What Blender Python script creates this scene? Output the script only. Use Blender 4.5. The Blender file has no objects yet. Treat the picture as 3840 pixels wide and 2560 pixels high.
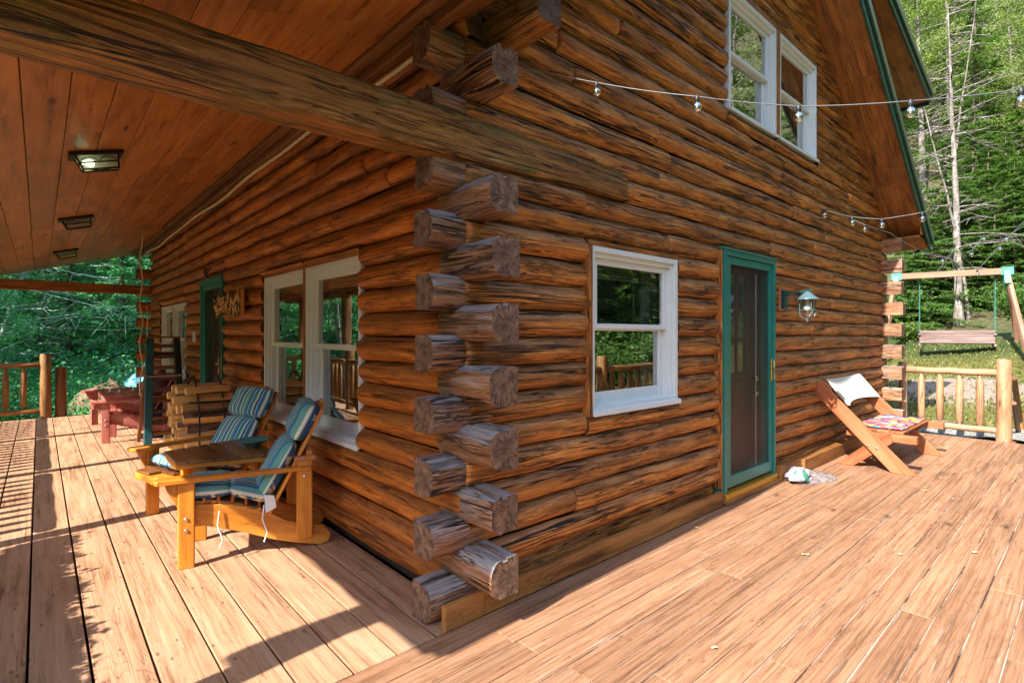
import bpy, math, random
from mathutils import Vector, Matrix, noise
import numpy as np
R=math.radians
random.seed(11)
rng=np.random.default_rng(5)
scene=bpy.context.scene
COL=scene.collection

# ---------------------------------------------------------------- mesh builder
class M:
    def __init__(s): s.v=[];s.f=[];s.w=[];s.sm=[];s.mi=[]
    def add(s,vs,fs,ws=None,smooth=False,mi=0):
        n=len(s.v); s.v+= [tuple(p) for p in vs]
        s.w+= [tuple(p) for p in (ws if ws is not None else vs)]
        for f in fs: s.f.append(tuple(n+i for i in f)); s.sm.append(smooth); s.mi.append(mi)
    def build(s,name,mats,parent=None,bevel=0,seg=1):
        me=bpy.data.meshes.new(name); me.from_pydata(s.v,[],s.f)
        a=me.attributes.new('wc','FLOAT_VECTOR','POINT')
        a.data.foreach_set('vector',np.array(s.w,dtype=np.float32).ravel())
        me.polygons.foreach_set('use_smooth',s.sm)
        if not isinstance(mats,(list,tuple)): mats=[mats]
        for m in mats: me.materials.append(m)
        me.polygons.foreach_set('material_index',s.mi)
        me.update()
        o=bpy.data.objects.new(name,me); COL.objects.link(o)
        if parent: o.parent=parent
        if bevel:
            b=o.modifiers.new('bevel','BEVEL'); b.width=bevel; b.segments=seg; b.limit_method='ANGLE'; b.angle_limit=R(40)
        return o
    # oriented box: centre line p0->p1, cross section w (along side) x h (along up)
    def beam(s,p0,p1,w,h,up=(0,0,1),mi=0):
        p0=Vector(p0);p1=Vector(p1);d=(p1-p0);L=d.length;d.normalize()
        u=Vector(up); sd=d.cross(u)
        if sd.length<1e-4: sd=d.cross(Vector((1,0,0)))
        sd.normalize(); u=sd.cross(d).normalized()
        off=Vector((random.random()*9,random.random()*9,random.random()*9))
        vs=[];ws=[]
        for a,P in ((0,p0),(L,p1)):
            for i,j in ((-1,-1),(1,-1),(1,1),(-1,1)):
                vs.append(P+sd*(i*w/2)+u*(j*h/2)); ws.append(off+Vector((a,i*w/2,j*h/2)))
        s.add(vs,[(0,1,2,3),(7,6,5,4),(0,4,5,1),(1,5,6,2),(2,6,7,3),(3,7,4,0)],ws,mi=mi)
    def box(s,a,b,mi=0):
        a=list(a);b=list(b)
        for i in range(3):
            if a[i]>b[i]: a[i],b[i]=b[i],a[i]
        d=[b[i]-a[i] for i in range(3)]; ax=d.index(max(d)); c=[(a[i]+b[i])/2 for i in range(3)]
        p0=c[:];p1=c[:];p0[ax]=a[ax];p1[ax]=b[ax]
        if ax==0: s.beam(p0,p1,d[1],d[2],(0,0,1),mi)
        elif ax==1: s.beam(p0,p1,d[0],d[2],(0,0,1),mi)
        else: s.beam(p0,p1,d[0],d[1],(0,1,0),mi)
    def tube(s,pts,rad,n=8,smooth=True,cap=True,mi=0,jit=0):
        pts=[Vector(p) for p in pts]
        if not isinstance(rad,(list,tuple)): rad=[rad]*len(pts)
        off=random.random()*20; vs=[];ws=[];L=0
        prev=None
        for i,p in enumerate(pts):
            d=(pts[min(i+1,len(pts)-1)]-pts[max(i-1,0)]).normalized()
            if prev is None:
                a=Vector((0,0,1)) if abs(d.z)<.9 else Vector((1,0,0)); x=d.cross(a).normalized()
            else: x=(prev-d*prev.dot(d)).normalized()
            prev=x; y=d.cross(x)
            if i: L+=(p-pts[i-1]).length
            for k in range(n):
                t=2*math.pi*k/n
                r=rad[i]*(1+jit*noise.noise(Vector((L*3+off,math.cos(t)*1.5,math.sin(t)*1.5))))
                vs.append(p+(x*math.cos(t)+y*math.sin(t))*r); ws.append((L+off,math.cos(t)*r,math.sin(t)*r+off))
        fs=[(i*n+k,i*n+(k+1)%n,(i+1)*n+(k+1)%n,(i+1)*n+k) for i in range(len(pts)-1) for k in range(n)]
        s.add(vs,fs,ws,smooth,mi)
        if cap:
            m=(len(pts)-1)*n
            s.add(vs[:n],[tuple(range(n))[::-1]],ws[:n],False,mi); s.add(vs[m:m+n],[tuple(range(n))],ws[m:m+n],False,mi)
    def prism(s,poly,ext,mi=0,grain=None):
        # poly: list of 3d points (planar), ext: vector
        poly=[Vector(p) for p in poly];e=Vector(ext);n=len(poly)
        off=Vector((random.random()*9,random.random()*9,random.random()*9))
        g=Vector(grain).normalized() if grain else (poly[1]-poly[0]).normalized()
        q=e.normalized(); r=g.cross(q)
        vs=poly+[p+e for p in poly]
        ws=[off+Vector((p.dot(g),p.dot(r),p.dot(q))) for p in vs]
        fs=[tuple(range(n))[::-1],tuple(range(n,2*n))]+[(i,(i+1)%n,n+(i+1)%n,n+i) for i in range(n)]
        s.add(vs,fs,ws,mi=mi)
    def lathe(s,c,prof,n=24,smooth=True,mi=0,axis=None):
        vs=[]
        for r,z in prof:
            for k in range(n):
                t=2*math.pi*k/n; vs.append(Vector((r*math.cos(t),r*math.sin(t),z)))
        if axis is not None:
            q=Vector((0,0,1)).rotation_difference(Vector(axis)); vs=[q@v for v in vs]
        vs=[v+Vector(c) for v in vs]
        fs=[(i*n+k,i*n+(k+1)%n,(i+1)*n+(k+1)%n,(i+1)*n+k) for i in range(len(prof)-1) for k in range(n)]
        s.add(vs,fs,None,smooth,mi)

def empty(name,loc,label,cat,group=None,rz=0):
    o=bpy.data.objects.new(name,None); COL.objects.link(o); o.location=loc; o.rotation_euler=(0,0,rz)
    o.empty_display_size=.2
    return tag(o,label,cat,group)
def tag(o,label,cat,group=None,kind=None):
    if label: o['label']=label
    if cat: o['category']=cat
    if group: o['group']=group
    if kind: o['kind']=kind
    return o
def copy_tree(o,parent=None):
    c=o.copy(); COL.objects.link(c)
    if parent: c.parent=parent
    for ch in [x for x in o.children]: copy_tree(ch,c)
    return c

# ---------------------------------------------------------------- materials
class NT:
    def __init__(s,name,world=None):
        if world: s.m=world; t=world
        else: s.m=bpy.data.materials.new(name); t=s.m
        t.use_nodes=True; s.t=t.node_tree; s.t.nodes.clear()
    def n(s,ty,ins=None,**kw):
        x=s.t.nodes.new(ty)
        for k,v in kw.items(): setattr(x,k,v)
        for k,v in (ins or {}).items():
            if isinstance(v,bpy.types.NodeSocket): s.t.links.new(v,x.inputs[k])
            else: x.inputs[k].default_value=v
        return x
    def math(s,op,a,b=0.0,c=0.0,clamp=False): return s.n('ShaderNodeMath',{0:a,1:b,2:c},operation=op,use_clamp=clamp).outputs[0]
    def vm(s,op,a,b=(0,0,0)): return s.n('ShaderNodeVectorMath',{0:a,1:b},operation=op).outputs[0]
    def noise(s,vec,scale,detail=4,rough=.55,dist=0): return s.n('ShaderNodeTexNoise',{'Vector':vec,'Scale':scale,'Detail':detail,'Roughness':rough,'Distortion':dist}).outputs['Fac']
    def ramp(s,fac,stops,interp='LINEAR'):
        r=s.n('ShaderNodeValToRGB',{'Fac':fac}); cr=r.color_ramp; cr.interpolation=interp
        while len(cr.elements)<len(stops): cr.elements.new(.5)
        for e,(p,c) in zip(cr.elements,stops): e.position=p; e.color=(c,c,c,1) if isinstance(c,(int,float)) else (*c,1)
        return r.outputs['Color']
    def mix(s,f,a,b,mode='MIX'):
        x=s.n('ShaderNodeMix',data_type='RGBA',blend_type=mode)
        for k,v in ((0,f),(6,a),(7,b)):
            if isinstance(v,bpy.types.NodeSocket): s.t.links.new(v,x.inputs[k])
            else: x.inputs[k].default_value=v if isinstance(v,(int,float)) else (*v,1)
        return x.outputs[2]
    def attr(s,name='wc'): return s.n('ShaderNodeAttribute',attribute_name=name).outputs['Vector']
    def isl(s): return s.n('ShaderNodeNewGeometry').outputs['Random Per Island']
    def out(s,sh): s.n('ShaderNodeOutputMaterial',{'Surface':sh}); return s.m
    def pbr(s,col,rough=.6,bump=None,bs=.3,bd=.01,metal=0,spec=.5,**extra):
        ins={'Roughness':rough,'Metallic':metal,'Specular IOR Level':spec}
        ins['Base Color']=col if isinstance(col,bpy.types.NodeSocket) else (*col,1)
        if bump is not None:
            ins['Normal']=s.n('ShaderNodeBump',{'Height':bump,'Strength':bs,'Distance':bd}).outputs[0]
        ins.update(extra)
        return s.out(s.n('ShaderNodeBsdfPrincipled',ins).outputs[0])

def wood(name,dark,mid,light,grain=26.,along=1.1,rough=.5,bs=.5,bd=.01,contour=0.35,streak=.6,crack=.0,knots=.5,
         stain=None,stain_amt=.5,tint=.25,spec=.5,wear=None,wear_amt=0.,mott=1.,fleck=0.,speck=0.,cfreq=22.,cw=1.,top=None,top_amt=.7):
    t=NT(name); wc=t.attr(); isl=t.isl()
    off=t.n('ShaderNodeCombineXYZ',{0:t.math('MULTIPLY',isl,37.),1:t.math('MULTIPLY',isl,11.3),2:t.math('MULTIPLY',isl,5.1)}).outputs[0]
    p=t.vm('ADD',wc,off)
    # knots: sparse cells on a surface 3D grid stretched along grain
    kv=t.vm('MULTIPLY',p,(1.5,6.,6.))
    vo=t.n('ShaderNodeTexVoronoi',{'Vector':kv,'Scale':1.,'Randomness':1.},feature='F1')
    kd=vo.outputs['Distance']
    kr=t.n('ShaderNodeSeparateColor',{0:vo.outputs['Color']}).outputs[0]
    ksz=t.math('MULTIPLY',kr,.22*knots)
    kmask=t.math('SUBTRACT',1.,t.math('DIVIDE',kd,t.math('ADD',ksz,.0001)),clamp=True)
    kmask=t.ramp(kmask,[(0,0),(.35,.75),(.7,1)]) if knots>0 else 0.
    halo=t.math('SUBTRACT',1.,t.math('MULTIPLY',kd,2.2),clamp=True)
    # base grain
    g=t.vm('MULTIPLY',p,(along,grain*.9,grain*.9))
    gn=t.noise(g,1.,5,.62,.25)
    g2=t.noise(t.vm('MULTIPLY',p,(along*1.5,grain*3,grain*3)),1.,3,.6)
    # contour ("cathedral") lines
    cn=t.noise(t.vm('MULTIPLY',p,(along*.75,7.,7.)),1.,1.5,.4)
    cn=t.math('ADD',cn,t.math('MULTIPLY',t.math('MULTIPLY',halo,halo),.16*min(1,knots*2)))
    cl=t.math('FRACT',t.math('MULTIPLY',cn,cfreq))
    cl=t.ramp(cl,[(0,1),(.12*cw,.25),(.55*cw,0),(1-.07*cw,.4*cw),(1,1)])
    zone=t.ramp(t.noise(t.vm('MULTIPLY',p,(1.1,4.,4.)),1.,2,.5),[(.40,.12),(.60,1)])
    cl=t.math('MULTIPLY',cl,zone)
    mot=t.noise(t.vm('MULTIPLY',p,(along*1.1,5.,5.)),1.,4,.6)
    base=t.math('ADD',t.math('MULTIPLY',t.math('SUBTRACT',gn,.5),1.5),.5)
    base=t.math('ADD',base,t.math('MULTIPLY',t.math('SUBTRACT',mot,.5),1.3*mott))
    base=t.math('SUBTRACT',base,t.math('MULTIPLY',cl,contour))
    base=t.math('ADD',base,t.math('MULTIPLY',t.math('SUBTRACT',g2,.5),streak),clamp=True)
    col=t.ramp(base,[(.05,dark),(.45,mid),(.95,light)])
    if stain:
        sn=t.noise(t.vm('MULTIPLY',p,(along*.8,4.,4.)),1.3,6,.68)
        sm=t.ramp(sn,[(.5,0),(.68,1)])
        col=t.mix(t.math('MULTIPLY',sm,stain_amt),col,stain)
    if top:  # upward faces tinted: weathering, with the cool sky-lit tone of the logs painted in
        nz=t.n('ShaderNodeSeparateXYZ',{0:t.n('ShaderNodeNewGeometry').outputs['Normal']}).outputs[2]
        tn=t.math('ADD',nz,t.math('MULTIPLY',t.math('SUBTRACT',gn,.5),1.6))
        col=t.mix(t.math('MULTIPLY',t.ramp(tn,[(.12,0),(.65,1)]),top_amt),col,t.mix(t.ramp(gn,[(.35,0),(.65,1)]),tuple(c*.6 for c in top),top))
    if wear:
        wn=t.noise(t.vm('MULTIPLY',p,(along*1.6,grain*.8,grain*.8)),1.,6,.7)
        wm=t.ramp(wn,[(.60,0),(.70,1)])
        col=t.mix(t.math('MULTIPLY',wm,wear_amt),col,wear)
    if fleck>0:
        fn=t.noise(t.vm('MULTIPLY',p,(11.,85.,85.)),1.,3,.6)
        fa=t.noise(t.vm('MULTIPLY',p,(1.3,7.,7.)),1.,3,.6)
        pm=t.ramp(fa,[(.42,0),(.62,1)])
        col=t.mix(t.math('MULTIPLY',t.math('MULTIPLY',t.ramp(fn,[(.56,0),(.64,1)]),pm),fleck),col,tuple(min(1,c*1.5+.05) for c in light))
        col=t.mix(t.math('MULTIPLY',t.ramp(fn,[(.36,1),(.44,0)]),fleck*.8),col,tuple(c*.6 for c in dark))
    if speck>0:
        sv=t.n('ShaderNodeTexVoronoi',{'Vector':t.vm('MULTIPLY',p,(9.,22.,22.)),'Scale':1.})
        sr=t.n('ShaderNodeSeparateColor',{0:sv.outputs['Color']}).outputs[1]
        sm_=t.math('LESS_THAN',sv.outputs['Distance'],t.math('MULTIPLY',t.math('SUBTRACT',sr,.55),.42))
        col=t.mix(t.math('MULTIPLY',sm_,speck),col,tuple(c*.35 for c in dark))
    ck=None
    if crack>0:
        cv=t.vm('MULTIPLY',p,(.9,24.,24.))
        cn2=t.noise(cv,1.,2.5,.5,.3)
        ck=t.ramp(t.math('ABSOLUTE',t.math('SUBTRACT',cn2,.5)),[(0,1),(.016,1),(.034,0)])
        pres=t.ramp(t.noise(t.vm('MULTIPLY',p,(1.,9.,9.)),1.,2),[(.42,0),(.6,1)])
        ck=t.math('MULTIPLY',ck,pres)
        cn3=t.noise(t.vm('MULTIPLY',p,(4.5,75.,75.)),1.,2,.5,.5)
        ck3=t.ramp(t.math('ABSOLUTE',t.math('SUBTRACT',cn3,.5)),[(0,.9),(.02,.7),(.045,0)])
        pr3=t.ramp(t.noise(t.vm('MULTIPLY',p,(2.,12.,12.)),1.4,2),[(.5,0),(.6,1)])
        ck=t.math('MAXIMUM',ck,t.math('MULTIPLY',ck3,pr3))
        col=t.mix(t.math('MULTIPLY',ck,crack),col,tuple(c*.12 for c in dark))
    col=t.mix(t.math('MULTIPLY',kmask,.85),col,tuple(c*.35 for c in dark)) if knots>0 else col
    tv=t.math('ADD',1-tint,t.math('MULTIPLY',isl,2*tint))
    col=t.mix(1.,col,t.n('ShaderNodeCombineColor',{0:tv,1:tv,2:tv}).outputs[0],'MULTIPLY')
    h=t.math('ADD',t.math('MULTIPLY',gn,.6),t.math('MULTIPLY',g2,.35))
    h=t.math('SUBTRACT',h,t.math('MULTIPLY',cl,.2*contour*2))
    if ck is not None: h=t.math('SUBTRACT',h,t.math('MULTIPLY',ck,.8))
    rr=t.math('ADD',rough-.1,t.math('MULTIPLY',gn,.25))
    return t.pbr(col,rr,h,bs,bd,spec=spec)

def endgrain(name,a,b,dark):
    t=NT(name); p=t.attr()     # wc = (?, cross u, cross v) about the log's heart
    off=t.n('ShaderNodeCombineXYZ',{0:t.math('MULTIPLY',t.isl(),30.)}).outputs[0]
    q=t.vm('MULTIPLY',p,(0,1,1))
    ln=t.n('ShaderNodeVectorMath',{0:q},operation='LENGTH').outputs['Value']
    d=t.math('ADD',ln,t.math('MULTIPLY',t.noise(t.vm('ADD',q,off),14.,3),.03))
    ring=t.math('SINE',t.math('MULTIPLY',d,1300.))
    sp=t.n('ShaderNodeSeparateXYZ',{0:p})
    an=t.math('ARCTAN2',sp.outputs[1],sp.outputs[2])
    an2=t.n('ShaderNodeCombineXYZ',{0:t.math('MULTIPLY',an,3.2),1:t.math('MULTIPLY',ln,4.)}).outputs[0]
    cr=t.noise(t.vm('ADD',an2,off),1.1,2,.5)
    ck=t.ramp(t.math('ABSOLUTE',t.math('SUBTRACT',cr,.5)),[(0,1),(.008,.8),(.02,0)])
    m=t.noise(t.vm('ADD',q,off),22.,6,.7)
    f=t.math('ADD',t.math('MULTIPLY',ring,.05),m)
    col=t.ramp(f,[(.32,dark),(.5,a),(.72,b)])
    col=t.mix(ck,col,tuple(c*.2 for c in dark))
    return t.pbr(col,.75,t.math('SUBTRACT',m,ck),.7,.006)

def plain(name,col,rough=.5,metal=0,spec=.5,var=.12,sc=6.,bs=.15,**kw):
    t=NT(name); co=t.n('ShaderNodeTexCoord').outputs['Object']
    n=t.noise(co,sc,5,.65); n2=t.noise(co,sc*9,3,.6)
    f=t.math('ADD',t.math('MULTIPLY',n,.7),t.math('MULTIPLY',n2,.3))
    c=t.ramp(f,[(.3,tuple(max(0,x*(1-var*1.6)) for x in col)),(.7,tuple(min(1,x*(1+var)) for x in col))])
    return t.pbr(c,rough,n2,bs,.003,metal,spec,**kw)

W={}
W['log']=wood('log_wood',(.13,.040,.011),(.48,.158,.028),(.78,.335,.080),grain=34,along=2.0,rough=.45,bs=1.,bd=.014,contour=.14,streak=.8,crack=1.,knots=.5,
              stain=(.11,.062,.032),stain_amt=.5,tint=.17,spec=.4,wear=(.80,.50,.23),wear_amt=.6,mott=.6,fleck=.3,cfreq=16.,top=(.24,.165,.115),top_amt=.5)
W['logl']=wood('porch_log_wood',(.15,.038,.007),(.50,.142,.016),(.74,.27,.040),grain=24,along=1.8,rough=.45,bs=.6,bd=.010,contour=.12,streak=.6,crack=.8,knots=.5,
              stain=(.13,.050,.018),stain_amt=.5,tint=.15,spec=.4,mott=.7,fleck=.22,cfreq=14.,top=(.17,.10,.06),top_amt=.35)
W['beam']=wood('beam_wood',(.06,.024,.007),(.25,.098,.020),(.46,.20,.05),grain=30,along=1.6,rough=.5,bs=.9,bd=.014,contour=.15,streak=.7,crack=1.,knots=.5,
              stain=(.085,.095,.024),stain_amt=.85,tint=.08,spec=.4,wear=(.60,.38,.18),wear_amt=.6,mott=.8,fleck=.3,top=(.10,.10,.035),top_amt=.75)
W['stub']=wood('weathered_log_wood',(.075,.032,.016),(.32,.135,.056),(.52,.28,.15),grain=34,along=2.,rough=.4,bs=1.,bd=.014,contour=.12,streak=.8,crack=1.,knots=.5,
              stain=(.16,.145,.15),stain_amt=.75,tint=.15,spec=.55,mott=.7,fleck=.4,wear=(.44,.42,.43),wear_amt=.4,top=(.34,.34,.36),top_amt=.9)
W['ceil']=wood('ceiling_board',(.16,.052,.012),(.46,.165,.038),(.62,.27,.080),grain=22,along=1.6,rough=.38,bs=.12,bd=.003,contour=.16,streak=.35,knots=.8,tint=.17,spec=.4,mott=.6,speck=.5,cfreq=12.)
W['soffit']=wood('soffit_wood',(.12,.04,.009),(.36,.13,.024),(.52,.22,.05),grain=26,along=2.,rough=.5,bs=.3,bd=.006,contour=.12,streak=.5,knots=1.1,stain=(.09,.04,.015),stain_amt=.5,tint=.1,mott=.7,crack=.5)
W['deckl']=wood('porch_deck_board',(.16,.070,.034),(.415,.232,.132),(.52,.325,.208),grain=34,along=1.5,rough=.6,bs=.35,bd=.003,contour=.42,streak=.35,crack=.25,knots=.42,tint=.08,spec=.35,
              wear=(.26,.18,.13),wear_amt=.3,mott=.5,speck=.6,cfreq=24.,cw=.36)
W['deckr']=wood('open_deck_board',(.13,.056,.027),(.305,.155,.083),(.41,.240,.142),grain=60,along=1.2,rough=.6,bs=.5,bd=.003,contour=.24,streak=.38,crack=.35,knots=.12,tint=.15,spec=.35,
              stain=(.21,.125,.08),stain_amt=.35,wear=(.50,.42,.35),wear_amt=.5,mott=.45,speck=.35,cfreq=26.,cw=.36)
W['base']=wood('baseboard_wood',(.11,.04,.010),(.31,.125,.030),(.44,.21,.06),grain=16,along=1.2,rough=.5,bs=.4,bd=.004,contour=.35,streak=.5,crack=.5,knots=.2,tint=.08)
W['chair']=wood('amber_chair_wood',(.28,.08,.008),(.58,.205,.020),(.76,.34,.05),grain=14,along=1.,rough=.38,bs=.15,bd=.003,contour=.18,streak=.3,knots=.25,tint=.08,spec=.5,mott=.8)
W['slat']=wood('brown_slat_wood',(.05,.018,.006),(.17,.062,.018),(.28,.12,.04),grain=14,along=1.,rough=.33,bs=.2,bd=.003,contour=.2,streak=.4,knots=.2,tint=.1,spec=.6)
W['red']=wood('faded_red_wood',(.16,.03,.022),(.36,.095,.070),(.48,.19,.14),grain=12,along=1.,rough=.55,bs=.2,bd=.003,contour=.1,streak=.3,knots=.1,tint=.12)
W['bench']=wood('redwood_bench',(.20,.055,.02),(.36,.115,.045),(.46,.19,.09),grain=12,along=1.,rough=.45,bs=.2,bd=.003,contour=.2,streak=.3,knots=.25,tint=.06)
W['rail']=wood('peeled_rail_wood',(.18,.085,.04),(.36,.205,.105),(.47,.31,.19),grain=12,along=1.2,rough=.55,bs=.4,bd=.006,contour=.25,streak=.5,crack=.6,knots=.45,tint=.12)
W['raild']=wood('dark_rail_wood',(.07,.03,.01),(.28,.13,.035),(.45,.25,.08),grain=12,along=1.2,rough=.55,bs=.4,bd=.006,contour=.25,streak=.5,crack=.6,knots=.45,tint=.15)
W['split']=wood('split_firewood',(.36,.19,.06),(.62,.38,.14),(.78,.57,.27),grain=22,along=1.5,rough=.7,bs=.6,bd=.006,contour=.2,streak=.7,knots=.15,tint=.2)
W['bark']=wood('firewood_bark',(.04,.025,.018),(.14,.09,.06),(.26,.18,.12),grain=40,along=5,rough=.85,bs=1.,bd=.01,contour=.2,streak=1.,knots=.1,tint=.2)
W['swing']=wood('swing_grey_wood',(.08,.045,.05),(.22,.135,.13),(.34,.23,.21),grain=14,along=1.,rough=.6,bs=.2,bd=.003,contour=.15,streak=.4,knots=.1,tint=.15)
W['swingb']=wood('swing_beam_wood',(.16,.07,.04),(.30,.145,.09),(.40,.22,.15),grain=12,along=1.,rough=.6,bs=.2,bd=.003,knots=.3,tint=.1)
W['door']=wood('brown_door_wood',(.03,.014,.008),(.09,.042,.024),(.15,.075,.045),grain=16,along=.8,rough=.4,bs=.2,bd=.002,contour=.2,streak=.4,knots=.0,tint=.05)
W['end']=endgrain('log_end_grain',(.19,.10,.06),(.36,.22,.15),(.055,.03,.022))
W['enddark']=endgrain('dark_end_grain',(.10,.040,.018),(.20,.09,.04),(.03,.012,.008))
W['green']=plain('green_trim_paint',(.014,.19,.16),.38,var=.15)
W['greendk']=plain('dark_green_fascia',(.012,.085,.065),.3,var=.3,sc=14.,spec=.7)
W['teal']=plain('teal_ladder_paint',(.012,.085,.10),.5,var=.25)
W['white']=plain('white_vinyl',(.72,.76,.76),.32,var=.03,spec=.5,bs=.03)
W['cream']=plain('cream_blind',(.55,.50,.40),.6,var=.08)
W['black']=plain('black_iron',(.012,.011,.012),.45,var=.2)
W['bronze']=plain('dark_bronze_metal',(.035,.025,.02),.4,.6,var=.2)
W['brass']=plain('polished_brass',(.85,.58,.18),.22,1.,var=.05)
W['gold']=plain('gold_threshold',(.62,.33,.04),.35,.5,var=.12)
W['lampblue']=plain('grey_blue_enamel',(.10,.17,.20),.25,.3,spec=.8,var=.1)
W['tealmetal']=plain('teal_metal_bracket',(.01,.065,.075),.35,.3,var=.2)
W['frost']=plain('frosted_glass',(.62,.62,.45),.25,var=.05,**{'Transmission Weight':.25})
W['darkin']=plain('dark_interior',(.012,.010,.009),.8)
W['curtain']=plain('pale_curtain',(.40,.46,.44),.8,var=.08)
W['wire']=plain('grey_wire',(.16,.17,.18),.5,.2,var=.1)
W['darkwire']=plain('dark_socket',(.02,.02,.022),.5)
W['rope']=plain('tan_rope_light',(.74,.62,.40),.6,var=.25,sc=60.)
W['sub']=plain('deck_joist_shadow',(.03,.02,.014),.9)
W['backlog']=plain('log_chinking',(.02,.010,.005),.9,var=.3)
W['shingle']=plain('roof_shingle',(.04,.035,.03),.9,var=.3,sc=20.)
W['bowl']=plain('green_glazed_bowl',(.06,.22,.19),.15,var=.3,sc=30.,spec=.8)
W['tarp']=plain('pale_blue_tarp',(.20,.52,.62),.5,var=.15)
W['mulch']=plain('dry_mulch_heap',(.24,.17,.10),.95,var=.5,sc=14.)
W['chain']=plain('green_chain',(.10,.32,.26),.4,.3,var=.2)
W['metalbolt']=plain('steel_bolt',(.75,.74,.72),.25,1.)

def glassmat(name,refl=.35,tint=(1,1,1)):
    t=NT(name)
    fr=t.n('ShaderNodeFresnel',{'IOR':1.5}).outputs[0]
    co=t.n('ShaderNodeTexCoord').outputs['Object']
    bump=t.n('ShaderNodeBump',{'Height':t.noise(co,1.6,1,.4),'Strength':.012,'Distance':.2}).outputs[0]
    f=t.math('ADD',refl,t.math('MULTIPLY',fr,1-refl),clamp=True)
    gl=t.n('ShaderNodeBsdfGlossy',{'Color':(.95,.98,.96,1),'Roughness':.0,'Normal':bump}).outputs[0]
    tr=t.n('ShaderNodeBsdfTransparent',{'Color':(*tint,1)}).outputs[0]
    return t.out(t.n('ShaderNodeMixShader',{0:f,1:tr,2:gl}).outputs[0])
W['glass']=glassmat('window_glass',.38,(.75,.8,.8))
W['bulb']=glassmat('clear_bulb_glass',.16,(.97,.97,.95))
W['clearpane']=glassmat('lantern_glass',.1,(.9,.9,.85))
def milkmat():
    t=NT('seeded_lamp_glass')
    a=t.n('ShaderNodeBsdfTranslucent',{'Color':(.85,.85,.68,1)}).outputs[0]; d=t.n('ShaderNodeBsdfDiffuse',{'Color':(.72,.72,.58,1)}).outputs[0]
    x=t.n('ShaderNodeMixShader',{0:.5,1:a,2:d}).outputs[0]; tr=t.n('ShaderNodeBsdfTransparent',{'Color':(.95,.95,.88,1)}).outputs[0]
    y=t.n('ShaderNodeMixShader',{0:.5,1:x,2:tr}).outputs[0]; gl=t.n('ShaderNodeBsdfGlossy',{'Roughness':.05}).outputs[0]
    return t.out(t.n('ShaderNodeMixShader',{0:.1,1:y,2:gl}).outputs[0])
W['milk']=milkmat()
def screenmat():
    t=NT('insect_screen')
    d=t.n('ShaderNodeBsdfDiffuse',{'Color':(.10,.085,.08,1)}).outputs[0]
    tr=t.n('ShaderNodeBsdfTransparent',{'Color':(.8,.8,.8,1)}).outputs[0]
    gl=t.n('ShaderNodeBsdfGlossy',{'Color':(.6,.6,.6,1),'Roughness':.25}).outputs[0]
    a=t.n('ShaderNodeMixShader',{0:.74,1:d,2:tr}).outputs[0]
    return t.out(t.n('ShaderNodeMixShader',{0:.05,1:a,2:gl}).outputs[0])
W['screen']=screenmat()

def leafmat(name,cols,trans=.35,rough=.5):
    t=NT(name); isl=t.isl()
    co=t.n('ShaderNodeTexCoord').outputs['Object']
    n=t.noise(co,.9,3,.6)
    f=t.math('ADD',t.math('MULTIPLY',isl,.55),t.math('MULTIPLY',t.math('SUBTRACT',n,.25),.9),clamp=True)
    st=[(i/(len(cols)-1),c) for i,c in enumerate(cols)]
    c=t.ramp(f,st)
    d=t.n('ShaderNodeBsdfPrincipled',{'Base Color':c,'Roughness':rough,'Specular IOR Level':.3}).outputs[0]
    tc=t.mix(1.,c,(1.5,1.6,.6),'MULTIPLY')
    tr=t.n('ShaderNodeBsdfTranslucent',{'Color':tc}).outputs[0]
    return t.out(t.n('ShaderNodeMixShader',{0:trans,1:d,2:tr}).outputs[0])
W['needle']=leafmat('hemlock_needles',[(.025,.075,.018),(.085,.19,.04),(.22,.32,.07)])
W['leaf']=leafmat('spring_leaves',[(.10,.16,.035),(.21,.29,.075),(.38,.44,.15)],.45)
W['tealleaf']=leafmat('cool_green_leaves',[(.03,.17,.10),(.10,.37,.22),(.25,.55,.36)],.5)
W['pale']=leafmat('grey_green_leaves',[(.11,.17,.06),(.22,.29,.12),(.36,.42,.20)],.35)
def barkmat(name,a,b,c):
    t=NT(name); co=t.n('ShaderNodeTexCoord').outputs['Object']
    n=t.noise(t.vm('MULTIPLY',co,(9.,9.,2.5)),1.,6,.7)
    n2=t.noise(t.vm('MULTIPLY',co,(5.,5.,16.)),1.,3,.7)
    f=t.math('ADD',t.math('MULTIPLY',n,.65),t.math('MULTIPLY',n2,.35))
    return t.pbr(t.ramp(f,[(.36,a),(.5,b),(.62,c)]),.85,f,.8,.02)
W['trunk']=barkmat('grey_bark',(.07,.055,.045),(.20,.17,.15),(.38,.35,.33))
W['trunkd']=barkmat('brown_bark',(.04,.028,.02),(.11,.08,.06),(.22,.17,.13))
W['deadwood']=barkmat('pale_dead_wood',(.16,.21,.19),(.38,.47,.43),(.58,.70,.65))

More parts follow.
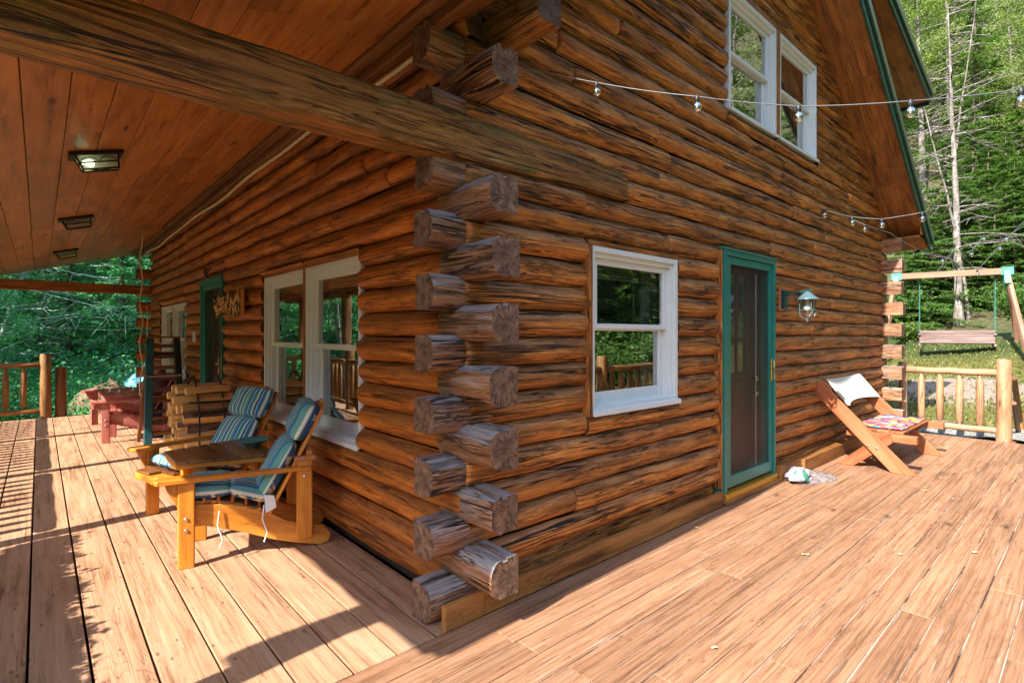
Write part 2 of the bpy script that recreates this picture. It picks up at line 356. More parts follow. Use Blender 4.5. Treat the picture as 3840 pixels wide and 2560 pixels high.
def fabric(name):
    # wc = (along, across, thickness)
    t=NT(name); sp=t.n('ShaderNodeSeparateXYZ',{0:t.attr()})
    a=t.math('FRACT',t.math('ADD',t.math('MULTIPLY',sp.outputs[1],1/.29),.13))
    T=(.03,.19,.25);B=(.04,.19,.38);Wt=(.68,.72,.60);G=(.15,.36,.30);N=(.04,.10,.22);L=(.36,.52,.55)
    st=[(0,T),(.10,G),(.16,Wt),(.21,T),(.30,Wt),(.335,G),(.43,B),(.55,L),(.60,T),(.68,G),(.74,Wt),(.79,N),(.86,L),(.90,B),(.955,Wt)]
    c=t.ramp(a,st,'CONSTANT')
    co=t.n('ShaderNodeTexCoord').outputs['Object']
    fl=t.ramp(t.noise(co,9.,3,.6),[(.53,(.035,.11,.27)),(.56,(.62,.50,.34)),(.66,(.50,.46,.36)),(.69,(.08,.17,.12))])
    under=t.ramp(sp.outputs[2],[(.485,1),(.5,0)])
    c=t.mix(under,c,fl)
    n=t.noise(co,140.,2); n3=t.noise(co,9.,3)
    return t.pbr(c,.85,t.math('ADD',t.math('MULTIPLY',n,.2),n3),.45,.012,spec=.2)
W['fabric']=fabric('striped_cushion_fabric')
def redcloth(name,stops,sc):
    t=NT(name); co=t.n('ShaderNodeTexCoord').outputs['Object']
    v=t.n('ShaderNodeTexVoronoi',{'Vector':t.vm('MULTIPLY',co,(1.,1.6,1.)),'Scale':sc})
    r=t.n('ShaderNodeSeparateColor',{0:v.outputs['Color']}).outputs[0]
    c=t.ramp(r,stops,'CONSTANT')
    e=t.ramp(v.outputs['Distance'],[(.0,.2),(.25,1)])
    return t.pbr(c,.8,t.noise(co,30.,3),.3,.01)
W['cloth']=redcloth('bright_patterned_cloth',[(0,(.42,.36,.30)),(.15,(.40,.05,.14)),(.34,(.03,.24,.36)),(.46,(.55,.36,.05)),(.6,(.40,.20,.16)),(.75,(.05,.03,.13)),(.88,(.50,.15,.08))],11.)
W['canvas']=plain('white_marbled_pad',(.58,.60,.53),.6,var=.10,sc=14.)
W['mat']=plain('worn_grey_mat',(.24,.20,.19),.9,var=.7,sc=24.,bs=.5)
W['plastic']=redcloth('crumpled_plastic',[(0,(.36,.33,.38)),(.38,(.04,.20,.12)),(.48,(.22,.16,.25)),(.68,(.36,.34,.35))],9.)
W['dryleaf']=plain('dry_leaf',(.58,.48,.26),.8,var=.3)

def groundmat():
    t=NT('lawn_and_dirt'); g=t.n('ShaderNodeNewGeometry').outputs['Position']
    n=t.noise(g,.45,6,.65); n2=t.noise(g,7.,6,.75); n3=t.noise(g,34.,3,.7)
    f=t.math('ADD',t.math('MULTIPLY',n2,.6),t.math('MULTIPLY',n3,.4))
    grass=t.ramp(f,[(.3,(.04,.05,.012)),(.5,(.14,.135,.04)),(.68,(.31,.26,.10))])
    dirt=t.ramp(f,[(.3,(.12,.085,.065)),(.5,(.30,.235,.19)),(.7,(.46,.39,.33))])
    sp=t.n('ShaderNodeSeparateXYZ',{0:g})
    # a bare patch around (13.6,2.2) and leaf litter up the bank
    dx=t.math('MULTIPLY',t.math('SUBTRACT',sp.outputs[0],14.6),.45); dy=t.math('MULTIPLY',t.math('SUBTRACT',sp.outputs[1],2.0),.55)
    dd=t.math('SQRT',t.math('ADD',t.math('MULTIPLY',dx,dx),t.math('MULTIPLY',dy,dy)))
    pm=t.ramp(t.math('ADD',dd,t.math('MULTIPLY',t.math('SUBTRACT',n,.5),1.3)),[(.55,1),(.85,0)])
    litter=t.ramp(f,[(.3,(.05,.032,.02)),(.5,(.17,.115,.075)),(.7,(.34,.26,.18))])
    bm=t.ramp(t.math('ADD',t.math('MULTIPLY',sp.outputs[2],.5),t.math('MULTIPLY',t.math('SUBTRACT',n,.5),.8)),[(.62,0),(.9,1)])
    floor=t.ramp(f,[(.3,(.012,.022,.008)),(.5,(.04,.065,.022)),(.7,(.10,.13,.05))])
    lx=t.ramp(t.math('DIVIDE',sp.outputs[0],40.),[(.23,0),(.245,1),(.475,1),(.505,0)]); ly=t.ramp(t.math('ADD',.5,t.math('DIVIDE',sp.outputs[1],40.)),[(.30,0),(.36,1),(.72,1),(.78,0)])
    c=t.mix(pm,grass,dirt); c=t.mix(t.math('MULTIPLY',lx,ly),floor,c); c=t.mix(t.math('MULTIPLY',bm,.75),c,t.mix(.5,litter,floor))
    return t.pbr(c,.95,f,.9,.05,spec=.1)
W['ground']=groundmat()
W['gravel']=plain('pale_gravel',(.30,.29,.27),.9,var=.7,sc=22.,bs=.8)

# ================================================================= SETTING
def terrain(x,y):
    r=math.hypot(x-5,y-6)
    if x>9.8 and abs(y-2)<14: z=-.12+.085*(x-9.8)
    else: z=-.25
    if x>9.8: z=-.12+.085*(x-9.8)
    else: z=-.32
    rr=max(0,r-15.5); z+= (.24*max(0,r-14.8)+.34*max(0,r-20)) if x>5 else .40*max(0,r-15)
    if rr>30: z-=.52*(rr-30)*.0
    return z+.10*noise.noise(Vector((x*.35,y*.35,0)))+.03*noise.noise(Vector((x*1.7,y*1.7,3)))
m=M(); xs=[-90,-60,-40]+[ -30+ i*1.0 for i in range(0,36)]+[6+i*.5 for i in range(0,48)]+[30+i*2 for i in range(0,11)]+[60,80,110]
ys=[-90,-60,-40]+[-30+i*1. for i in range(0,25)]+[-5+i*.5 for i in range(0,24)]+[7+i*1. for i in range(0,33)]+[45,60,80,110]
vs=[(x,y,terrain(x,y)-(.0 if not(-1.6<x<9.9 and -1<y<13) else .35)) for y in ys for x in xs]; nx=len(xs)
m.add(vs,[(j*nx+i,j*nx+i+1,(j+1)*nx+i+1,(j+1)*nx+i) for j in range(len(ys)-1) for i in range(nx-1)],smooth=True)
tag(m.build('ground',W['ground']),None,None,kind='structure')
# gravel strip beside the deck end
m=M(); vs=[];N=24
for i in range(N+1):
    for j in range(7):
        y=.6+2.6*i/N; x=9.95+(.9*j/6)*(1+.25*noise.noise(Vector((y*2,1,1)))); vs.append((x,y,terrain(x,y)+.10+.02*noise.noise(Vector((x*9,y*9,0)))))
m.add(vs,[(i*7+j,i*7+j+1,(i+1)*7+j+1,(i+1)*7+j) for i in range(N) for j in range(6)],smooth=True)
tag(m.build('gravel_path',W['gravel']),None,None,kind='structure')

# ---- deck boards (individual boards, real gaps)
def board(m,a,b,axis,sub=1):
    m.box(a,b)
m=M()
g0=-.04; pitch=.2105
for i in range(-6,8):
    x0=g0+pitch*i+.004; x1=g0+pitch*(i+1)-.004
    if x1<-1.2: continue
    y=2.15; joints=[random.uniform(3.0,5.2)+random.choice((0,1.1))]
    while joints[-1]<11: joints.append(joints[-1]+random.choice((2.4,3.0,3.6)))
    js=[2.148]+[j for j in joints if j<12]+[12.45]
    for a,b in zip(js,js[1:]):
        z=random.uniform(-.0015,.0015)
        m.box((x0+random.uniform(0,.002),a+.001,-.04+z),(x1-random.uniform(0,.002),b-.001,z))
o=m.build('porch_deck',W['deckl'],bevel=.004,seg=2); tag(o,None,None,kind='structure')
m=M(); yb=2.144
while yb>-.6:
    wv=.143; y1=yb-wv+.0045
    js=[-1.2]; 
    while js[-1]<9.7: js.append(js[-1]+random.choice((1.6,2.9,3.9,4.9,4.9))*random.uniform(.85,1.1))
    js[-1]=9.78
    if len(js)>2 and js[-1]-js[-2]<.4: js.pop(-2)
    for a,b in zip(js,js[1:]):
        z=random.uniform(-.002,.0015)
        m.box((a+.001,y1+random.uniform(0,.0015),-.04+z),(b-.001,yb-random.uniform(0,.001),z))
    yb-=wv
o=m.build('open_deck',W['deckr'],bevel=.0035,seg=2); tag(o,None,None,kind='structure')
td=NT('dust_in_gaps'); gp=td.n('ShaderNodeNewGeometry').outputs['Position']
W['dust']=td.pbr(td.ramp(td.noise(td.vm('MULTIPLY',gp,(1.2,5.,1.)),1.5,5,.7),[(.42,(.04,.025,.018)),(.52,(.35,.28,.22)),(.68,(.50,.44,.38))]),.9)
m=M(); m.add([(-1.2,-.6,-.007),(9.77,-.6,-.007),(9.77,2.14,-.007),(-1.2,2.14,-.007)],[(0,1,2,3)]); tag(m.build('deck_gap_dust',W['dust']),None,None,kind='structure')
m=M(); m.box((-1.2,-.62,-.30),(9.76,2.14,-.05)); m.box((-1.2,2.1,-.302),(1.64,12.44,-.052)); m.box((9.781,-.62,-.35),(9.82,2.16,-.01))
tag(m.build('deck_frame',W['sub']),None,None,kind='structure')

# ================================================================= CABIN
cabin=empty('log_cabin',(1.62,2.2,0),'stained brown log cabin with interlocking log corners, green trim and a covered porch','cabin')
def cb(mm,name,mats,parent=None,**k):
    o=mm.build(name,mats,None,**k)
    o.parent=parent or cabin
    if o.parent is cabin: o.matrix_parent_inverse=Matrix.Translation(-Vector(cabin.location))
    return o
H0=.022; CH=.158
def bnd(k,s,seed):    # wavy boundary between courses
    return H0+CH*k+ .010*noise.noise(Vector((s*1.1,k*7.3,seed)))+.0035*noise.noise(Vector((s*4.,k*3.1,seed+5)))
def logpiece(m,s0,s1,k,frame,face,seed,clip=None,ends=(1,1),bul=.05,floor=None):
    """frame(s,d,z)->xyz ; d is depth outwards (0 = wall face)"""
    n=max(3,int((s1-s0)/.055)); NT_=12
    off=random.uniform(-.010,.012); pw=random.uniform(2.0,3.2); so=random.random()*50
    # s samples denser near ends
    ss=[s0,s0+.006,s0+.014,s0+.03]+[s0+.05+(s1-s0-.1)*i/n for i in range(n+1)]+[s1-.03,s1-.014,s1-.006,s1]
    if s1-s0<.12: ss=[s0+(s1-s0)*i/6 for i in range(7)]
    vs=[];ws=[]
    for s in ss:
        e0=min(1,(s-s0)/.03) if ends[0] else 1; e1=min(1,(s1-s)/.03) if ends[1] else 1
        e=1-(1-min(e0,e1))**2; e=.45+.55*math.sqrt(max(0,e))if e<1 else 1
        zb=bnd(k,s,seed)+.002; zt=bnd(k+1,s,seed)-.002
        if clip: zt=min(zt,clip(s))
        if floor is not None: zb=max(zb,floor)
        zb=min(zb,zt)
        for j in range(NT_+1):
            t=-1+2*j/NT_
            t=math.sin(t*math.pi/2)
            b=bul*(1-abs(t)**pw)
            z=(zb+zt)/2+(zt-zb)/2*t
            nn=.011*noise.noise(Vector((s*2.2+so,t*.9,k)))+.0035*noise.noise(Vector((s*9+so,t*2.5,k)))+.0018*noise.noise(Vector((s*6+so,t*9.,k)))
            d=-bul+ (b+off+nn)*e
            vs.append(frame(s,d,z)); ws.append((s+so,t*.085+k*3.1,so+.05*b/bul))
    c=NT_+1
    fs=[(i*c+j,(i+1)*c+j,(i+1)*c+j+1,i*c+j+1) for i in range(len(ss)-1) for j in range(NT_)]
    m.add(vs,fs,ws,True)
    for end,i in ((0,0),(1,len(ss)-1)):     # caps
        row=vs[i*c:(i+1)*c]
        back=[frame(ss[i],-.14,0)]
        zb=row[0][2];zt=row[-1][2]
        q=list(row)+[frame(ss[i],-.14,zt),frame(ss[i],-.14,zb)]
        m.add(q,[tuple(range(len(q)))],[(0,(p[2]-(zb+zt)/2),.03*jj/len(q)) for jj,p in enumerate(q)],False,1)
def wall_logs(m,S0,S1,ks,frame,openings,seed,clipf=None,s_lim=None,bul=.05):
    for k in ks:
        z0=H0+CH*k; z1=z0+CH; zc=(z0+z1)/2
        a,b=s_lim(k) if s_lim else (S0,S1)
        if b-a<.15: continue
        segs=[(a,b,1,1)]
        for (o0,o1,oz0,oz1) in openings:
            ov=min(z1,oz1)-max(z0,oz0)
            if ov>CH*.12:
                if ov<CH*.88 and o0>a-.01 and o1<b+.01:
                    if z0<oz0-.015: logpiece(m,o0,o1,k,frame,0,seed,(lambda s,q=oz0:q-.002),ends=(0,0),bul=bul)
                    elif z1>oz1+.015: logpiece(m,o0,o1,k,frame,0,seed,None,ends=(0,0),bul=bul,floor=oz1+.002)
                ns=[]
                for (p,q,e,f) in segs:
                    if o1<=p or o0>=q: ns.append((p,q,e,f)); continue
                    if o0-p>.06: ns.append((p,o0,e,0))
                    if q-o1>.06: ns.append((o1,q,0,f))
                segs=ns
        for (p,q,e,f) in segs:
            cur=p; e0=e
            if q-p>2.2:
                j=p+random.uniform(.6,2.6)
                while j<q-.7:
                    logpiece(m,cur,j,k,frame,0,seed,clipf,ends=(e0,1),bul=bul); e0=1; cur=j+.003; j+=random.uniform(1.6,3.6)
            logpiece(m,cur,q,k,frame,0,seed,clipf,ends=(e0,f),bul=bul)
# main roof geometry
SR=.667; ZR=lambda x: 3.10+SR*(9.62-x); ZL=lambda x: 3.12+SR*(x-1.55); APX=5.57
def roofz(x): return min(ZR(x),ZL(x))
ffr=lambda s,d,z:(s,2.19-d,z)
m=M()
front_open=[(2.615,3.695,.94,2.04),(4.352,5.462,0,2.20),(4.51,6.70,3.43,4.56)]
def flim(k):
    z=H0+CH*k
    a=1.66 if k%2==0 else 1.80
    if k==15: a=3.02
    b=9.62
    if z>2.9:
        a=max(a,1.55+(z-3.12)/SR); b=min(b,9.62-(z-3.10)/SR)
    return a,b
wall_logs(m,1.7,9.6,range(1,37),ffr,front_open,1.0,lambda s:roofz(s)+.02,flim,bul=.048)
wall_logs(m,1.7,9.6,[0],lambda s,d,z:(s,2.215-d,z),[(4.3,5.5,0,2.2)],1.0,None,lambda k:(1.66,9.6),bul=.03)
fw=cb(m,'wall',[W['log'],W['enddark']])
fw['label']='front gable wall of stacked round-faced logs'
# left (porch) wall: s = -y so that outward = -x keeps orientation
lfr=lambda s,d,z:(1.62-d*1.0-.0,-s,z)
m=M()
lo=[(-5.50,-4.40,.66,2.03),(-4.415,-3.40,.66,2.03),(-8.10,-6.95,0,2.16),(-11.35,-9.2,.75,1.97)]
wall_logs(m,-12.5,-2.38,range(0,20),lfr,lo,4.0,None,lambda k:(-12.5,-2.205 if k%2 else -2.38),bul=.055)
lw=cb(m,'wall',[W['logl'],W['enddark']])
lw['label']='long porch side wall of smooth orange logs'
# ---- interlocking log ends
def stub(axis,k,side=0):
    m=M(); z0=H0+CH*k-.014; z1=H0+CH*(k+1)+.014
    th=random.uniform(.165,.185); hh=z1-z0
    z0+=random.uniform(-.008,.006); z1+=random.uniform(-.006,.008)
    nd=random.uniform(2.4,4.5); so=random.random()*40
    # profile in (d outward, z) : inner flat at 0, outer rounded at th
    prof=[]
    for i in range(13):
        t=-1+2*i/12; t=math.sin(t*math.pi/2)
        d=th-.05+.05*(1-abs(t)**nd)
        prof.append((d,(z0+z1)/2+hh/2*t))
    prof+= [(th*.62,z1),(th*.60,z1-.014),(th*.42,z1-.014),(th*.40,z1),(0.,z1),(0.,z0),(th*.5,z0)]
    prof=[(d+.004*noise.noise(Vector((i*.6,so,0))),z+.004*noise.noise(Vector((i*.6,so,9)))) for i,(d,z) in enumerate(prof)]
    L={'f':(1.45,1.82),'l':(1.95,2.40),'r':(1.95,2.25),'x':(9.63,9.80),'b':(1.40,1.7)}[axis]
    jit=random.uniform(-.012,.012)
    n=8; vs=[];ws=[]
    for i in range(n+1):
        a=i/n; s=L[0]+jit*(1-a)+(L[1]-L[0])*a
        for (d,z) in prof:
            w=.003*noise.noise(Vector((s*14,d*30,z*30+so)))
            if axis=='f': p=(s,2.38-d-w,z+w)
            elif axis=='b': p=(s,12.55-d-w,z+w)
            elif axis=='l': p=(1.79-d-w,s,z+w)
            elif axis=='r': p=(9.44+d+w,s,z+w)
            else: p=(L[1]+L[0]-s,2.38-d-w,z+w)
            vs.append(p); ws.append((s*1.0+so,d,z))
    c=len(prof)
    fs=[(i*c+j,(i+1)*c+j,(i+1)*c+(j+1)%c,i*c+(j+1)%c) for i in range(n) for j in range(c)]
    m.add(vs,fs,ws,False)
    cu=random.uniform(-.03,.03); cz=(z0+z1)/2+random.uniform(-.02,.02)
    cap=vs[:c]; m.add(cap,[tuple(range(c))],[(so,d-th*.4+cu,z-cz) for d,z in prof],False,1)
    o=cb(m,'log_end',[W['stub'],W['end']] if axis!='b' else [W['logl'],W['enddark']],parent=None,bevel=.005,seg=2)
    par=lw if axis in 'lb' else fw
    o.parent=par; o.matrix_parent_inverse=par.matrix_parent_inverse.copy(); o.matrix_parent_inverse=Matrix.Translation(-Vector(cabin.location))@Matrix.Identity(4)
    o.matrix_parent_inverse=Matrix.Identity(4)
    return o
for k in list(range(0,15,2))+[16,18]: stub('f',k)
for k in list(range(1,15,2))+[17]: stub('l',k)
for k in range(0,18,2):
    stub('b',k)
for k in range(1,19,2): stub('r',k)
for k in range(0,18,2): stub('x',k)

# ---- porch beam, purlin, posts
def roughbeam(m,p0,p1,w,h,seed,axis,tap=None):
    n=int((Vector(p1)-Vector(p0)).length/.08)+2; prof=[]
    for i in range(20):
        t=2*math.pi*i/20; c,s_=math.cos(t),math.sin(t)
        e=.26
        prof.append((math.copysign(abs(c)**e,c)*w/2,math.copysign(abs(s_)**e,s_)*h/2))
    vs=[];ws=[];P0=Vector(p0);P1=Vector(p1);so=seed*7.7
    for i in range(n+1):
        p=P0.lerp(P1,i/n); L=(p-P0).length
        for (a,b) in prof:
            q=.012*noise.noise(Vector((L*1.3+so,a*9,b*9)))+.005*noise.noise(Vector((L*6+so,a*20,b*20)))
            k=1+q/(w/2)
            if axis=='x': v=(p.x,p.y+a*k,p.z+b*k*(tap(i/n) if tap else 1))
            elif axis=='y': v=(p.x+a*k,p.y,p.z+b*k)
            else: v=(p.x+a*k,p.y+b*k,p.z)
            vs.append(v); ws.append((L+so,a,b))
    c=20
    m.add(vs,[(i*c+j,(i+1)*c+j,(i+1)*c+(j+1)%c,i*c+(j+1)%c) for i in range(n) for j in range(c)],ws,True)
    m.add(vs[:c],[tuple(range(c))],[(0,a,b) for a,b in prof],False,1); m.add(vs[-c:],[tuple(range(c))[::-1]],[(0,a,b) for a,b in prof],False,1)
PX=-1.08
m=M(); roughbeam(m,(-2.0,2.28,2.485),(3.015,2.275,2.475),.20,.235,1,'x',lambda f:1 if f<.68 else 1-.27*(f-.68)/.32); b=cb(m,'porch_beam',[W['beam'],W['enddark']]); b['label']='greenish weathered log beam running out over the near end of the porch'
m=M(); m.box((-1.5,12.34,2.23),(1.60,12.46,2.40)); b=cb(m,'tie_beam',W['soffit'],bevel=.008)
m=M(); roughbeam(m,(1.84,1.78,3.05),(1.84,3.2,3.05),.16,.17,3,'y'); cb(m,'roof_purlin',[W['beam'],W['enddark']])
m=M(); m.box((1.46,1.80,2.99),(1.515,13.2,3.10)); m.box((1.39,1.80,3.045),(1.455,13.2,3.075)); cb(m,'wall_plate',W['slat'],bevel=.004)
m=M(); m.box((1.60,1.80,3.09),(1.66,13.2,3.25)); cb(m,'wall_plate',W['slat'],bevel=.004)
for y in (2.30,5.02,7.40,9.9,12.3):
    m=M(); roughbeam(m,(PX,y,-.02),(PX,y,2.35),.15,.15,y,'z'); cb(m,'porch_post',[W['raild'],W['end']])
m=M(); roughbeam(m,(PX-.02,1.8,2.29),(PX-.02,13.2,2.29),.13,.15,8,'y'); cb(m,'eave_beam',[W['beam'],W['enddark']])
# ---- porch ceiling (tongue and groove boards) + roof slab above
zc=lambda x: 3.1-.295*(1.45-x)
m=M(); x=-.07-.185*6
i=0
while x<1.44:
    x1=min(x+.185,1.452); js=[1.76]
    js.append(js[-1]+random.uniform(.6,2.6))
    while js[-1]<12.9: js.append(js[-1]+random.choice((1.6,2.1,2.9,3.3)))
    js[-1]=13.3
    for a,b_ in zip(js,js[1:]):
        dz=random.uniform(0,.0015)
        sl=-.295; ang=math.atan(.295)
        p0=((x+x1)/2,a+.0008,zc((x+x1)/2)+.012+dz); p1=((x+x1)/2,b_-.0008,zc((x+x1)/2)+.012+dz)
        m.beam(p0,p1,(x1-x)/math.cos(ang)-.004,.022,up=(-.283,0,.959))
    x+=.185; i+=1
pr=cb(m,'porch_ceiling',W['ceil'],bevel=.0035,seg=2); pr['label']='sloping brown tongue-and-groove porch ceiling'
m=M(); m.prism([(-1.19,1.74,zc(-1.19)+.03),(1.7,1.74,zc(1.7)+.03),(1.7,1.74,zc(1.7)+.16),(-1.19,1.74,zc(-1.19)+.16)],(0,11.6,0)); 
cb(m,'porch_roof',W['shingle'])
m=M(); m.beam((-1.205,1.73,zc(-1.2)+.075),(-1.205,13.34,zc(-1.2)+.075),.03,.16); cb(m,'fascia',W['greendk'],bevel=.004)
m=M(); m.prism([(-1.18,1.738,zc(-1.18)-.01),(1.45,1.738,zc(1.45)-.01),(1.45,1.738,zc(1.45)+.16),(-1.18,1.738,zc(-1.18)+.16)],(0,-.03,0)); cb(m,'fascia',W['soffit'],bevel=.004)
# ---- main roof: soffit boards under slab
YF=1.72
def slope_slab(m,x0,z0,x1,z1,t,ya,yb):
    m.prism([(x0,ya,z0),(x1,ya,z1),(x1,ya,z1+t),(x0,ya,z0+t)],(0,yb-ya,0),grain=(x1-x0,0,z1-z0))
m=M(); slope_slab(m,10.08,ZR(10.08)+.0,APX,ZR(APX),.14,YF+.03,12.9); slope_slab(m,1.56,ZL(1.56)+.01,APX,ZL(APX),.14,YF+.03,12.9)
roof=cb(m,'roof',W['shingle'])
# soffit: boards lying along the slope in the overhang
m=M()
for (xa,xb) in ((10.08,8.9),(8.898,7.4),(7.398,APX+.02)):
    a=YF+.03; 
    while a<2.6:
        w_=.30; m.prism([(xa,a+.002,ZR(xa)-.004),(xb,a+.002,ZR(xb)-.004),(xb,a+.002,ZR(xb)-.024),(xa,a+.002,ZR(xa)-.024)],(0,w_-.004,0),grain=(xb-xa,0,ZR(xb)-ZR(xa))); a+=w_
for (xa,xb) in ((1.72,3.2),(3.202,APX-.02)):
    a=YF+.03
    while a<2.6:
        w_=.30; m.prism([(xa,a+.002,ZL(xa)-.004),(xa,a+.002,ZL(xa)-.024),(xb,a+.002,ZL(xb)-.024),(xb,a+.002,ZL(xb)-.004)],(0,w_-.004,0),grain=(xb-xa,0,ZL(xb)-ZL(xa))); a+=w_
cb(m,'soffit',W['soffit'])
# rake fascia green
m=M()
m.prism([(10.11,YF,ZR(10.11)-.07),(APX,YF,ZR(APX)-.07),(APX,YF,ZR(APX)+.17),(10.11,YF,ZR(10.11)+.17)],(0,.028,0),grain=(-1,0,SR))
m.prism([(10.13,YF-.028,ZR(10.13)+.06),(APX,YF-.028,ZR(APX)+.06),(APX,YF-.028,ZR(APX)+.18),(10.13,YF-.028,ZR(10.13)+.18)],(0,.026,0),grain=(-1,0,SR))
m.prism([(1.5,YF,ZL(1.5)-.03),(APX,YF,ZL(APX)-.07),(APX,YF,ZL(APX)+.17),(1.5,YF,ZL(1.5)+.17)],(0,.028,0),grain=(1,0,SR))
r=cb(m,'rake_board',W['greendk'],bevel=.004); r['label']='dark green rake board along the steep roof edge'
# boxed eave return at the right corner
m=M()
m.prism([(9.64,YF+.035,2.93),(10.06,YF+.035,2.80+.12),(10.06,YF+.035,ZR(10.06)-.03),(9.64,YF+.035,ZR(9.64)-.03)],(0,.022,0),grain=(1,0,0))
m.box((9.62,YF+.06,2.90),(10.06,12.6,2.922)); m.box((10.062,YF+.03,2.88),(10.09,12.6,3.02))
cb(m,'eave_box',W['soffit'],bevel=.003)
# shed dormer roof above
ZD=lambda x: 5.02+.24*(10.09-x)
m=M(); slope_slab(m,10.07,ZD(10.07),APX,ZD(APX),.12,YF+.03,12.6); cb(m,'dormer_roof',W['shingle'])
m=M()
a=YF+.03
while a<2.6:
    m.prism([(10.07,a+.002,ZD(10.07)-.004),(APX,a+.002,ZD(APX)-.004),(APX,a+.002,ZD(APX)-.02),(10.07,a+.002,ZD(10.07)-.02)],(0,.296,0),grain=(-1,0,.24)); a+=.30
m.prism([(APX+.3,2.25,ZR(APX+.3)+.1),(9.6,2.25,ZR(9.6)+.14),(9.6,2.25,ZD(9.6)),(APX+.3,2.25,ZD(APX+.3))],(0,.05,0),grain=(0,0,1))
m.box((9.60,2.3,3.2),(9.66,12.2,5.1))
cb(m,'dormer_soffit',W['soffit'])
m=M()
m.prism([(10.1,YF,ZD(10.1)-.05),(APX,YF,ZD(APX)-.05),(APX,YF,ZD(APX)+.15),(10.1,YF,ZD(10.1)+.15)],(0,.028,0))
m.prism([(10.12,YF-.026,ZD(10.12)+.05),(APX,YF-.026,ZD(APX)+.05),(APX,YF-.026,ZD(APX)+.16),(10.12,YF-.026,ZD(10.12)+.16)],(0,.024,0))
m.box((10.10,YF+.03,ZD(10.1)-.06),(10.13,12.6,ZD(10.1)+.13))
r=cb(m,'rake_board',W['greendk'],bevel=.004); r['label']='dark green edge board of the shallower upper roof'
# ---- inner shell behind the logs (with window holes), other walls
def panel(m,fr,S,Zs,holes,t=.03):
    us=sorted(set([S[0],S[1]]+[h for o in holes for h in o[:2]])); zs=sorted(set([Zs[0],Zs[1]]+[h for o in holes for h in o[2:]]))
    for a,b in zip(us,us[1:]):
        for c,d in zip(zs,zs[1:]):
            uc,zc_=(a+b)/2,(c+d)/2
            if any(o[0]<uc<o[1] and o[2]<zc_<o[3] for o in holes): continue
            q=[fr(a,0,c),fr(b,0,c),fr(b,0,d),fr(a,0,d)]; m.add(q,[(0,1,2,3)])
m=M()
panel(m,lambda s,d,z:(s,2.33,z),(1.7,9.6),(0,3.05),[o for o in front_open])
# gable part
gz=[3.05,3.43,4.56]
for (xa,xb,za,zb_) in ((2.2,9.3,3.05,3.43),(3.6,4.51,3.43,4.56),(6.70,7.4,3.43,4.56)):
    m.add([(xa,2.33,za),(xb,2.33,za),(xb,2.33,zb_),(xa,2.33,zb_)],[(0,1,2,3)])
m.add([(1.7,2.331,3.05),(2.2,2.331,3.05),(2.2,2.331,3.4)],[(0,1,2)]); m.add([(2.2,2.331,3.43),(3.6,2.331,3.43),(3.6,2.331,4.45)],[(0,1,2)])
m.add([(9.3,2.331,3.05),(9.62,2.331,3.05),(9.3,2.331,3.31)],[(0,1,2)]); m.add([(7.4,2.331,3.43),(9.12,2.331,3.43),(7.4,2.331,4.56)],[(0,1,2)])
m.add([(3.7,2.331,4.56),(7.42,2.331,4.56),(5.57,2.331,5.78)],[(0,1,2)])
panel(m,lambda s,d,z:(1.76,-s,z),(-12.5,-2.3),(0,3.2),lo)
cb(m,'log_wall_core',W['backlog'])
m=M(); m.box((9.5,2.25,0),(9.62,12.5,3.1)); m.box((1.75,12.4,0),(9.5,12.52,3.2)); m.prism([(1.7,12.4,3.15),(9.6,12.4,3.15),(5.57,12.4,5.75)],(0,.1,0)); m.box((1.77,2.34,-.1),(9.5,12.4,-.03)); m.box((1.77,2.34,2.62),(9.5,12.4,2.7))
cb(m,'back_wall',W['door'])
# ---- baseboards
m=M(); m.box((1.475,2.135,.002),(1.72,2.172,.128)); m.box((1.723,2.139,.002),(4.33,2.175,.125)); m.box((4.37,2.12,.002),(5.47,2.19,.035))
m.box((5.49,2.12,.002),(6.0,2.172,.15)); m.box((6.003,2.08,.002),(9.55,2.172,.14))
cb(m,'baseboard',W['base'],bevel=.004)
for a_,b_ in (((2.617,2.172,.93),(2.643,2.30,2.04)),((4.354,2.168,.13),(4.371,2.30,2.19))):
    m=M(); m.box(a_,b_); cb(m,'jamb_filler',W['log'],bevel=.003)
m=M(); m.box((1.665,2.4,.0),(1.72,12.4,.05)); cb(m,'sill_plate',W['backlog'])

